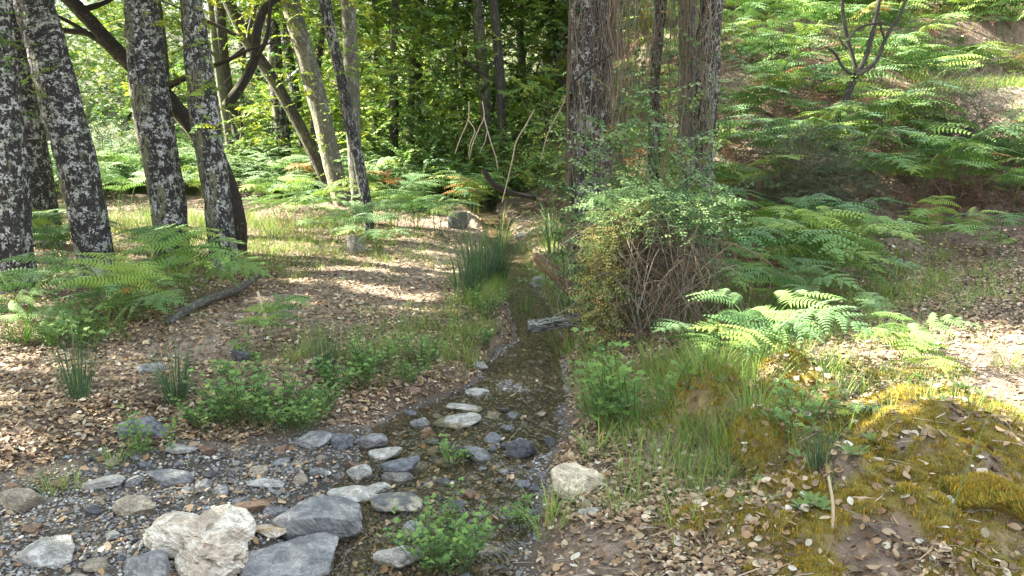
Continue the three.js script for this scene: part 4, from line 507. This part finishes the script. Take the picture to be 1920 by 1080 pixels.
const ST = [
  ['big two-lobed white quartz boulder in the lower left foreground', [-1.196,-2.602,0.421,0.234], WHITE, { seed: 1, name: 'quartz_boulder', cuts: 7, sharp: 12, rough: .09, crev: .22, lobes: [[[-.5, .1, .05], .64], [[.45, .25, -.15], .62], [[.38, -.38, .42], .72]], detail: 56, depth: .75, k: 1.5, fat: .86 }],
  ['large angular grey boulder standing in the water beside the quartz', [-0.771,-2.861,0.326,0.213], GREYS, { seed: 2, name: 'grey_boulder', cuts: 9, sharp: 40, rough: .06, detail: 44, depth: .62, k: 1.2, wet: false }],
  ['flat grey slab at the bottom edge below the grey boulder', [-0.828,-2.6,0.339,0.12], GREYS, { seed: 3, name: 'flat_slab', k: 1.1, depth: .8, detail: 34 }],
  ['pale flat wedge-shaped stone near the lower left corner', [-1.749,-2.597,0.178,0.095], PALE, { seed: 4, sharp: 40, depth: .9 }],
  ['rounded tan stone at the left edge beside the grass tuft', [-2.108,-3.018,0.15,0.113], TAN, { seed: 5 }],
  ['blocky tan stone alone on the gravel above the quartz', [-1.585,-2.977,0.143,0.081], TAN, { seed: 6 }],
  ['angular grey stone with a flat top at the rim of the gravel', [-1.577,-3.266,0.166,0.083], GREYS, { seed: 7, sharp: 50 }],
  ['flat pale grey stone left of the angular flat-topped one', [-1.853,-3.212,0.144,0.058], PALE, { seed: 8 }],
  ['small tilted grey stone between two flat stones', [-1.727,-3.244,0.082,0.048], GREYS, { seed: 9, roll: .3 }],
  ['grey stone at the bottom edge left of the quartz', [-1.324,-2.494,0.126,0.126], GREYS, { seed: 10 }],
  ['cream coloured block in the grass right of the stream', [0.271,-3.017,0.172,0.163], [[.60, .52, .38], [.40, .33, .24]], { seed: 11, name: 'cream_block', rough: .07, detail: 34, k: 1.1, depth: .9 }],
  ['long flat whitish stone midstream', [-0.314,-4.112,0.205,0.054], PALE, { seed: 12, rough: .02, depth: .7 }],
  ['small grey stone left of the flat whitish one', [-0.525,-4.089,0.078,0.06], GREYS, { seed: 13 }],
  ['dark tapered stone lying in the current', [-0.173,-3.656,0.157,0.081], [[.2, .2, .2], [.12, .12, .12]], { seed: 14, wet: true, roll: -.25, depth: .7 }],
  ['dark triangular stone rising from the current', [0.033,-3.681,0.125,0.104], DARKS, { seed: 15, wet: true, cuts: 6 }],
  ['grey stone with a pale top left of the current', [-0.753,-3.779,0.145,0.084], GREYS, { seed: 16 }],
  ['flat grey stone below the weeds', [-1.032,-3.685,0.168,0.076], GREYS, { seed: 17 }],
  ['small bluish stone right of the flat one below the weeds', [-0.889,-3.695,0.109,0.082], BLUE, { seed: 18 }],
  ['rounded whitish stone on the gravel bar by the water', [-0.65,-3.655,0.146,0.07], PALE, { seed: 19 }],
  ['broad dark stone lying against the whitish rounded one', [-0.544,-3.522,0.162,0.084], BLUE, { seed: 20 }],
  ['dull brown-grey stone at the water line', [-0.552,-3.396,0.111,0.066], [[.2, .19, .17], [.14, .13, .12]], { seed: 21 }],
  ['upright whitish stone on the gravel bar', [-0.734,-3.423,0.087,0.082], PALE, { seed: 22 }],
  ['small pale stone above the tan cobble', [-0.623,-3.278,0.093,0.059], PALE, { seed: 23 }],
  ['long whitish stone leaning behind the grey boulder', [-0.738,-3.197,0.201,0.067], PALE, { seed: 24, k: 1.1 }],
  ['tan-topped stone at the water right of the grey boulder', [-0.511,-3.12,0.174,0.089], [[.36, .33, .24], [.12, .12, .12]], { seed: 25, spot: .6 }],
  ['rust brown stone above the dark blue cobble', [-1.102,-2.992,0.121,0.054], RUST, { seed: 27 }],
  ['smooth dark blue cobble left of the grey boulder', [-0.993,-2.977,0.09,0.054], BLUE, { seed: 28, cuts: 3, sharp: 8, rough: .02, wet: true }],
  ['orange and white stone wedged between quartz and grey boulder', [-0.968,-2.823,0.103,0.06], [[.5, .36, .2], [.55, .48, .4]], { seed: 29, wet: true }],
  ['pale stone half under the leafy herb at the bottom edge', [-0.437,-2.696,0.161,0.087], PALE, { seed: 30 }],
  ['bluish slab at the leaf bank below the dark rush', [-1.886,-3.676,0.205,0.114], BLUE, { seed: 31, sharp: 45 }],
  ['flat grey stone beside the feathery herb', [-1.65,-3.545,0.147,0.052], PALE, { seed: 32 }],
  ['small flat stone at the foot of the cream block', [0.306,-2.785,0.071,0.038], PALE, { seed: 33 }],
  ['small white stone in the shallows right of the herb', [-0.023,-3.037,0.041,0.037], PALE, { seed: 34 }],
  ['dark jagged stone on the little cut bank', [-1.749,-4.757,0.089,0.103], DARKS, { seed: 35, cuts: 6 }],
  ['grey stone under the lip of the cut bank', [-2.179,-4.477,0.162,0.078], GREYS, { seed: 36 }],
  ['small pale stone in the upper shallows', [-0.218,-4.608,0.114,0.054], PALE, { seed: 37 }],
  ['small reddish stone in the upper shallows', [-0.605,-4.432,0.103,0.045], RUST, { seed: 38 }],
  ['small flat stone beside the trail above the shallows', [-0.235,-5.085,0.117,0.051], PALE, { seed: 39 }],
  ['white splintered stone on the gravel bar', [-1.112,-3.203,0.129,0.038], PALE, { seed: 40 }],
  ['pale rock showing at the foot of the pale grey stem', [-1.872,-9.092,0.19,0.254], PALE, { seed: 41 }],
  ['grey rock at the trail bend beside the ferns', [-0.757,-11.139,0.263,0.278], [[.22, .22, .22], [.17, .18, .17]], { seed: 42 }],
  ['white stone in the far shallows of the stream', [0.127,-10.763,0.135,0.09], PALE, { seed: 43 }],
  ['pale stone by the leaning log in the stream', [0.287,-7.832,0.144,0.144], PALE, { seed: 44 }],
  ['pale stone with a dark cap below the flat whitish one', [-0.285,-4.334,0.165,0.044], PALE, { seed: 45 }],
  ['small grey stone near the tip of the weeds', [-1.035,-4.655,0.081,0.047], GREYS, { seed: 46 }],
];
for (const [label, a, pal, o] of ST) stone(label, ...a, pal, o);
{ // cobbles of the gravel bar: singly
  const r = rng(110), pals = [GREYS, BLUE, PALE, DARKS, RUST, TAN, GREYS]; const protos = [...Array(14)].map((_, i) => stoneGeo(200 + i, [1, .55 + .2 * r(), .75 + .2 * r()], { col: pals[i % 7][0], col2: pals[i % 7][1], detail: 9, cuts: 5 + i % 6, sharp: 20 + i * 3, rough: .07 }));
  const used = ST.map(s => s[1]); let n = 0, guard = 0;
  while (n < 295 && guard++ < 9000) { const d = 2.3 + 2.1 * r(), x = -2.1 * d / 3 + r() * (2.1 * d / 3 + .35); if (gravelMask(x, d) < .75) continue; const w = .024 + .075 * r() ** 2.2; if (used.some(u => Math.hypot(u[0] - x, u[1] + d) < u[2] * .62 + w * .5)) continue; used.push([x, -d, w * 1.3]); const pi = (r() * 14) | 0, m = part(numbered('cobble'), protos[pi], stoneMat, scene); m.position.set(x, H(x, -d) + w * .1, -d); m.scale.setScalar(w); m.rotation.set((r() - .5) * .5, r() * 6.283, (r() - .5) * .5); const where = x > creekX(d) - creekW(d) * .6 ? 'in the shallow current' : d > 3.4 ? 'on the upper gravel bar below the weeds' : 'on the lower gravel bar round the boulders'; tag(m, `${w < .034 ? 'small' : w < .06 ? 'fist-sized' : 'large'} ${['grey', 'slate', 'pale', 'black', 'rusty', 'tan', 'mottled'][pi % 7]} cobble lying ${where}`, 'cobble', `cobbles ${where}`); n++; }
  const peb = [1, 2, 3, 4, 5].map(i => { const g = stoneGeo(300 + i, [1, .6, .8], { detail: 2, cuts: 5, sharp: 10 }); g.deleteAttribute('color'); g.deleteAttribute('uv'); return g; }), cl = peb.map(() => new Cloud()), pc = [[.16, .15, .145], [.10, .095, .095], [.25, .23, .21], [.17, .13, .10], [.13, .135, .15], [.44, .41, .37], [.24, .18, .125], [.07, .065, .06]];
  for (let i = 0; i < 70000; i++) { const d = 1.9 + 9 * r() ** 2.2, x = d < 4.6 ? -.78 * d + r() * (.78 * d + .5) : creekX(d) + (r() - .5) * 2.6 * creekW(d); if (r() > gravelMask(x, d) * 1.1) continue; const w = .006 + .016 * r() * r() + .004 * r(); cl[i % 5].add(x, H(x, -d) + w * .12, -d, (r() - .5) * .8, r() * 6.283, (r() - .5) * .8, w, tint(pc[(r() * r() * 8) | 0], r, .25).map((v, e) => H(x, -d) < WATER ? v * [.62, .55, .42][e] : v)); }
  cl.forEach((c, i) => c.build(i ? `pebbles_00${i}` : 'pebbles', peb[i], pebbleMat, scene, { label: 'small grey and brown gravel of the stream bed', category: 'gravel' }));
}

// ---------------------------------------------------------------- leaf litter
{
  const r = rng(120), shapes = [1, 2, 3, 4, 5, 6].map(i => litterGeo(400 + i, .42 + .06 * i)), cl = shapes.map(() => new Cloud());
  const pal = [[.23, .155, .09], [.30, .215, .13], [.17, .11, .065], [.38, .30, .205], [.12, .08, .05], [.26, .185, .115], [.52, .45, .35], [.21, .165, .11]];
  const put = (x, d, s, lift = .006) => { const e = .06, nx = (H(x + e, -d) - H(x - e, -d)) / (2 * e), nz = (H(x, -d - e) - H(x, -d + e)) / (2 * e); const i = (r() * 6) | 0; cl[i].add(x, H(x, -d) + lift + r() * .012, -d, nz + (r() - .5) * 1.1, r() * 6.283, nx + (r() - .5) * 1.1, s, tint(pal[(r() * (r() < .8 ? 6 : 8)) | 0], r, .25)); };
  for (let i = 0; i < 330000; i++) {
    const d = 1.9 + 14 * Math.pow(r(), 1.7), x = (r() * 2 - 1) * .78 * d; const g = d < 12 ? gravelMask(x, d) : 0; if (g > .35 && r() > .05) continue; const m = d < 5.2 ? mossMask(x, d) : 0; if (m > .4 && r() < .72) continue;
    if (x < 0 && d > 4 && r() > .7 + .3 * ss(.35, .6, fbm(x * 1.4, d * 1.4, 2, 3))) continue; if (d > 13) continue; if (x > 0 && d < 4.6 && r() > .12 + .55 * ss(.42, .62, fbm(x * 3, d * 3, 9, 3))) continue; if (x > 1.5 && d > 7.6 && r() < .6) continue;
    put(x, d, .009 + .034 * r() ** 1.7);
  }
  { const tw = wire([[-.5, 0, 0], [-.1, .04, .03], [.2, .0, -.04], [.5, .05, .02]], .014, .008), tc = new Cloud(); for (let i = 0; i < 6500; i++) { const d = 1.9 + 9 * r() ** 1.6, x = (r() * 2 - 1) * .75 * d; if (gravelMask(x, d) > .6 && r() > .15) continue; tc.add(x, H(x, -d) + .012, -d, (r() - .5) * .4, r() * 6.283, (r() - .5) * .5, .02 + .16 * r() ** 3, tint(r() < .4 ? [.3, .24, .17] : [.1, .075, .055], r, .3)); } tc.build('twig_litter', tw, new THREE.MeshStandardMaterial({ roughness: .9 }), scene, { label: 'thin broken twigs strewn among the fallen leaves', category: 'twigs' }); }
  cl.forEach((c, i) => c.build(i ? `leaf_litter_00${i}` : 'leaf_litter', shapes[i], LITTER, scene, { label: 'brown fallen leaves carpeting both banks', category: 'leaf litter' }));
  // the pale leaves that stand out on the near soil: singly
  const mats = [[.33, .265, .20], [.40, .36, .30], [.28, .19, .115], [.21, .125, .07]].map(c => new THREE.MeshStandardMaterial({ color: new THREE.Color().setRGB(...c), roughness: .7, side: THREE.DoubleSide }));
  let n = 0; while (n < 190) { const d = 2.15 + 2.2 * r(), x = .05 + r() * (d * .7); if (gravelMask(x, d) > .3) continue; const s = .022 + .026 * r(), i = (r() * 6) | 0, k = r() < .6 ? (r() * 2) | 0 : 2 + (r() * 2 | 0), m = part(numbered('fallen_leaf'), shapes[i], mats[k], scene); m.position.set(x, H(x, -d) + .022, -d); m.scale.setScalar(s); m.rotation.set((r() - .5) * .9, r() * 6.283, (r() - .5) * .9, 'YXZ'); const w = ['pale cream', 'whitish', 'tan', 'russet'][k], where = d < 2.9 ? 'on the bare soil in the lower foreground' : x > 1.3 ? 'among the moss cushions on the bank' : 'on the bank beside the cream block'; tag(m, `${w} curled fallen leaf ${where}`, 'leaf', `${w} leaves ${where}`); n++; }
}

// ---------------------------------------------------------------- grasses and herbs
const tufts = { fresh: [1, 2, 3].map(i => tuftGeo(500 + i, { n: 34, len: .24, wid: .0065, spread: .6, rad: .09, bend: .6, dry: .07, cols: [[.17, .28, .045], [.14, .25, .045], [.25, .33, .055]] })), sedge: [1, 2].map(i => tuftGeo(510 + i, { n: 30, len: .62, wid: .011, spread: .5, bend: .5, rad: .09, segs: 7, cols: [[.07, .15, .045], [.10, .19, .05], [.16, .24, .06]], dry: .06 })), rush: [1, 2].map(i => tuftGeo(520 + i, { n: 170, len: .5, wid: .0045, spread: .42, bend: .08, rad: .06, segs: 3, cols: [[.06, .12, .05], [.08, .155, .055], [.045, .09, .045]], dry: .05 })), broad: [tuftGeo(530, { n: 26, len: .36, wid: .014, spread: .7, bend: .7, rad: .03, segs: 7 })], thin: [1, 2, 3].map(i => tuftGeo(540 + i, { n: 16, len: .13, wid: .0038, spread: .6, bend: .5, rad: .06, segs: 3, cols: [[.18, .28, .05], [.25, .32, .055], [.14, .24, .05]], dry: .12 })) };
function tuft(kind, label, x, z, s = 1, o = {}) { const g = tufts[kind], m = solo(o.name ?? 'grass_tuft', g[(R0() * g.length) | 0], LEAFV, label, 'grass', [x, H(x, z), z], o.group); m.rotation.y = R0() * 6.283; m.scale.set(s * (o.wide ?? 1), s, s * (o.wide ?? 1)); return m; }
for (const [kind, label, x, z, s, o] of [
  ['rush', 'dark rush tuft on the leaves at the left', -2.347,-3.98, .9, { name: 'rush_tuft', wide: .9 }],
  ['rush', 'flattened dark rush beside the little cut bank', -1.861,-4.057, .75, { name: 'rush_tuft', wide: 1.3 }],
  ['rush', 'dark rush behind the leafy weeds', -1.16,-4.586, .75, { name: 'rush_tuft' }],
  ['rush', 'tall dense rush clump on the stream edge', -0.359,-6.764, 1.25, { name: 'rush_tuft', wide: .9 }],
  ['rush', 'second rush stem clump behind the tall dense one', -0.29,-7.484, 1.25, { name: 'rush_tuft' }],
  ['sedge', 'arching sedge above the tall rush', -0.417,-8.494, 1.3, { name: 'sedge_tuft' }],
  ['sedge', 'arching sedge further up the stream edge', -0.177,-10.162, 1.3, { name: 'sedge_tuft' }],
  ['sedge', 'sedge at the foot of the brown fibrous stem', 0.523,-7.834, 1.1, { name: 'sedge_tuft' }],
  ['sedge', 'sedge beneath the leaning broken log', 0.55,-6.462, 1.1, { name: 'sedge_tuft' }],
  ['sedge', 'long sedge leaves beside the rotten log', 0.487,-6.889, 1.0, { name: 'sedge_tuft' }],
  ['sedge', 'sedge in the shade before the vine-hung trunk', 0.696,-7.041, 1.0, { name: 'sedge_tuft' }],
  ['sedge', 'sedge leaning over the stream below the grey far stem', 0.477,-9.108, 1.35, { name: 'sedge_tuft' }], ['sedge', 'farthest sedge on the far bank', 0.56,-10.058, 1.4, { name: 'sedge_tuft' }], ['sedge', 'thin sedge standing in the water by the rotten log', 0.12,-6.771, .8, { name: 'sedge_tuft', wide: .6 }], ['sedge', 'sedge at the dark foot of the bramble', 0.464,-5.915, .9, { name: 'sedge_tuft' }], ['fresh', 'grass below the rotten log', 0.393,-5.472, .9],
  ['rush', 'third rush clump leaning over the stream', -0.14,-7.936, 1.2, { name: 'rush_tuft' }], ['fresh', 'tallest bright grass at the trail side of the rush', -0.44,-6.539, 1.5], ['fresh', 'bright grass hiding the base of the rush', -0.335,-6.558, 1.3], ['sedge', 'arching sedge at the trail side of the rush', -0.498,-7.199, 1.0, { name: 'sedge_tuft' }],
  ['fresh', 'bright grass on the trail side of the rush', -0.474,-6.059, 1.0], ['fresh', 'bright grass at the foot of the tall rush', -0.361,-6.356, 1.0], ['fresh', 'grass tuft standing alone at the trail edge', -0.49,-5.618, 1.0],
  ['fresh', 'grass on the far stream bank in the sun', 0.222,-9.048, 1.1], ['fresh', 'grass further along the far stream bank', 0.176,-10.077, 1.2],
  ['broad', 'broad-bladed grass at the left edge under the ferns', -3.31,-5.049, 1.0], ['broad', 'broad-bladed grass right beside the one at the left edge', -3.145,-5.074, .85],
  ['fresh', 'grass tuft growing from the gravel near the tan stone', -2.051,-3.172, .62], ['fresh', 'grass tuft beside the feathery herb', -1.886,-3.413, .62], ['fresh', 'grass tuft between gravel and leaves', -1.97,-3.199, .5],
  ['fresh', 'tall grass tuft left of the cream block', 0.148,-2.804, .92], ['fresh', 'grass tuft before the cream block', 0.192,-2.824, .75], ['fresh', 'grass hanging at the stream edge behind the cream block', 0.404,-3.418, .9], ['fresh', 'grass tuft right of the cream block', 0.421,-2.8, .72],
  ['fresh', 'sunlit grass on the bank below the bright fern', 0.955,-3.528, .62], ['fresh', 'sunlit grass nearest the bramble foot', 0.813,-3.71, .62], ['fresh', 'grass at the moss edge', 0.924,-3.214, .5], ['fresh', 'grass by the path of sun above the moss', 0.805,-3.311, .55], ['fresh', 'grass behind the cream block on the bank', 0.638,-3.626, .6], ['fresh', 'grass tuft in front of the bramble foot', 0.536,-3.468, .55],
  ['rush', 'fine dark tuft growing on a moss cushion', 1.116,-2.632, .36, { name: 'rush_tuft', wide: 1.2 }],
  ['fresh', 'yellowish grass on the open leaf slope', 3.722,-7.294, .9], ['fresh', 'yellowish grass on the leaf slope under the broad fern', 4.049,-7.19, .9], ['fresh', 'sunlit grass at the right edge of the bright patch', 2.685,-4.005, .8], ['fresh', 'thin grass left of the bright patch', 1.365,-3.454, .6],
]) tuft(kind, label, x, z, s, o);
{ // fine grass: nobody could count it
  const r = rng(130), c = tufts.thin.map(() => new Cloud()); const zones = [[-2.6, 9, 1.3, 1.2, 420], [-3.4, 7.6, .7, .7, 160], [1.9, 5.4, .7, .7, 300], [2.6, 6, .8, .7, 160], [.95, 3.6, .3, .5, 190], [1.2, 4.2, .45, .35, 260], [.55, 9, .3, 1.4, 200], [-.2, 7.5, .12, 1.2, 160], [.42, 7, .1, 1, 120], [.55, 4.4, .1, .8, 120], [-.35, 5.4, .15, .5, 60], [3.6, 6.6, .7, .9, 130], [7.2, 11.3, 1.6, .8, 500], [6, 13.5, 2.5, .5, 300], [.75, 3.0, .3, .4, 70], [-4.6, 10.5, 1.8, 1.2, 400], [-1.1, 4.9, .5, .35, 90], [-3.2, 5.6, .5, .4, 60], [-.75, 5.6, .3, .4, 50], [2.0, 3.4, .5, .4, 40]];
  for (const [x0, d0, sx, sd, n] of zones) for (let i = 0; i < n; i++) { const g = () => (r() + r() + r() - 1.5) * 1.3, x = x0 + g() * sx, d = d0 + g() * sd; if (d < 1.9 || (d < 12 && gravelMask(x, d) > .5)) continue; const q = .7 + .8 * r(); c[i % 3].add(x, H(x, -d), -d, 0, r() * 6.283, 0, q * (d > 10 ? 1.6 : 1), tint([1, 1, 1], r, .2)); }
  c.forEach((k, i) => k.build(i ? `fine_grass_00${i}` : 'fine_grass', tufts.thin[i], LEAFV, scene, { label: 'fine short grass sprouting between the leaves', category: 'grass' }));
  const moss = tuftGeo(560, { n: 12, len: .03, wid: .0045, spread: .9, bend: .3, rad: .016, segs: 2, cols: [[.30, .24, .025], [.22, .20, .025], [.40, .28, .03]] }), mc = new Cloud();
  for (let i = 0; i < 60000; i++) { const d = 1.9 + 2.9 * r(), x = .3 + r() * d * .7; if (r() > mossMask(x, d) * 1.2 - .15) continue; mc.add(x, H(x, -d), -d, (r() - .5) * .6, r() * 6.283, (r() - .5) * .6, .7 + .6 * r(), tint([1, 1, 1], r, .35)); } for (let i = 0; i < 2600; i++) { const t = r() * .999 * 3, k = t | 0, p = lerp3(rootPts[k], rootPts[k + 1], t - k), a = (r() - .5) * 3.4; mc.add(p[0], p[1] + Math.cos(a) * .05, p[2] + Math.sin(a) * .05, Math.sin(a) * .9, r() * 6.283, (r() - .5) * .6, .8 + .5 * r(), tint([1, 1, 1], r, .35)); } mc.build('moss', moss, LEAFV, scene, { label: 'golden green moss cushions on the right bank', category: 'moss' });
}
const herbs = { celery: [1, 2, 3].map(i => herbGeo(600 + i)), small: [1, 2].map(i => herbGeo(610 + i, { stems: 12, h: .14, rad: .1, leaf: .02, groups: 3, spread: .9 })), feather: [herbGeo(620, { stems: 16, h: .28, leaf: .02, groups: 6, spread: .45, cols: [[.13, .24, .05], [.17, .29, .055]] })], rosette: [1, 2].map(i => { const r = rng(630 + i), F = new Faces(); for (let k = 0; k < 9; k++) { const a = k * .7 + r() * .4, c = tint([.14, .21, .055], r, .2); oval(F, [0, .004, 0], norm([Math.cos(a), .35 + .4 * r(), Math.sin(a)]), [0, 1, 0], .05 + .03 * r(), .024, .1, c); } return F.geo(); }) };
function herb(kind, label, x, z, s = 1, o = {}) { const g = herbs[kind], m = solo(o.name ?? 'leafy_herb', g[(R0() * g.length) | 0], LEAFV, label, 'herb', [x, H(x, z), z], o.group); m.rotation.y = R0() * 6.283; m.scale.set(s * (o.wide ?? 1), s, s * (o.wide ?? 1)); return m; }
for (const [kind, label, x, z, s, o] of [
  ['rosette', 'broad-leaved seedling beside the thin bleached stick', 0.989,-2.419, .9, { name: 'leaf_rosette' }],
  ['celery', 'leafy green herb in the stream at the bottom edge', -0.237,-2.696, .86, { wide: 1.0 }], ['celery', 'second head of the leafy herb at the bottom edge', -0.302,-2.725, .7],
  ['celery', 'tallest leafy weed at the rim of the gravel', -1.47,-3.942, 1.05, { wide: 1.1 }], ['celery', 'leafy weed right of the tallest one', -1.253,-3.884, .85, { wide: 1.2 }], ['celery', 'leafy weed in front of the flat grey stone', -1.134,-3.866, .7, { wide: 1.2 }], ['celery', 'low leafy weed left of the tallest one', -1.588,-3.834, .6, { wide: 1.2 }],
  ['celery', 'leafy weed by the trail below the dark rush', -0.998,-4.442, .8, { wide: 1.2 }], ['celery', 'leafy weed right of the dark rush', -0.879,-4.682, .8], ['celery', 'leafy weed at the middle of the near trail', -0.591,-4.825, .75], ['celery', 'low weed beside the upper shallows', -0.615,-4.519, .5], ['celery', 'leafy weed on the stream edge under the rush', -0.195,-6.103, .7], ['celery', 'leafy weed left of the trail weed clump', -1.077,-4.1, .6],
  ['feather', 'feathery herb beside the flat grey stone', -1.758,-3.523, .8, { name: 'feathery_herb' }], ['feather', 'feathery herb on the sunny bank under the bramble', 0.615,-3.645, 1.5, { name: 'feathery_herb', wide: 1.1 }], ['feather', 'feathery herb at the water right of the shallows', 0.477,-3.836, 1.2, { name: 'feathery_herb' }],
  ['small', 'small herb on a dry spot midstream', -0.299,-3.675, .9], ['small', 'small herb in the shallows right of the white stone', 0.034,-3.013, .8], ['small', 'small green herb against the moss mound', 1.238,-3.104, 1.1], ['small', 'small green herb beside the brown root end', 1.14,-2.955, 1],
  ['small', 'small weed on the leaves by the sparse fern', -1.738,-4.942, 1.3], ['small', 'weed under the leftmost ferns', -2.931,-5.049, 2], ['small', 'weed in front of the deep green fern', -3.076,-5.18, 1.8], ['small', 'small weed beneath the cut bank', -1.616,-4.376, 1.2], ['small', 'weed on the trail edge near the rotten log', -0.232,-5.391, .9],
]) herb(kind, label, x, z, s, o);
{ const r = rng(140); for (let i = 0; i < 26; i++) { const d = 2.3 + 1.7 * r(), x = .75 + r() * (d * .66 - .75); if (d * .66 < .9) continue; herb('rosette', d < 2.9 ? 'flat rosette of oval leaves among the nearest moss' : 'flat rosette of oval leaves higher on the mossy bank', x, -d, .5 + .45 * r(), { name: 'leaf_rosette', group: d < 2.9 ? 'rosettes in the near moss' : 'rosettes higher on the bank' }); } }
for (const [label, a, b] of [['pale green seed stalk leaning on the mossy bank', [1.379,-2.235], [.10, .36]], ['thin green stalk rising before the small upright fern', [1.899,-4.181], [.03, .3]], ['thin stalk on the open leaf slope', [3.468,-6.667], [.12, .36]], ['thin green stalk at the foot of the bright fern', [1.954,-4.069], [.02, .25]]]) { const [x, z] = a, y = H(x, z); solo('seed_stalk', wire([[0, 0, 0], [b[0] * .4, b[1] * .5, 0], [b[0], b[1], -.02]], .003, .002, 4), STALK, label, 'stalk', [x, y, z]); }
renderer.render(scene, camera);
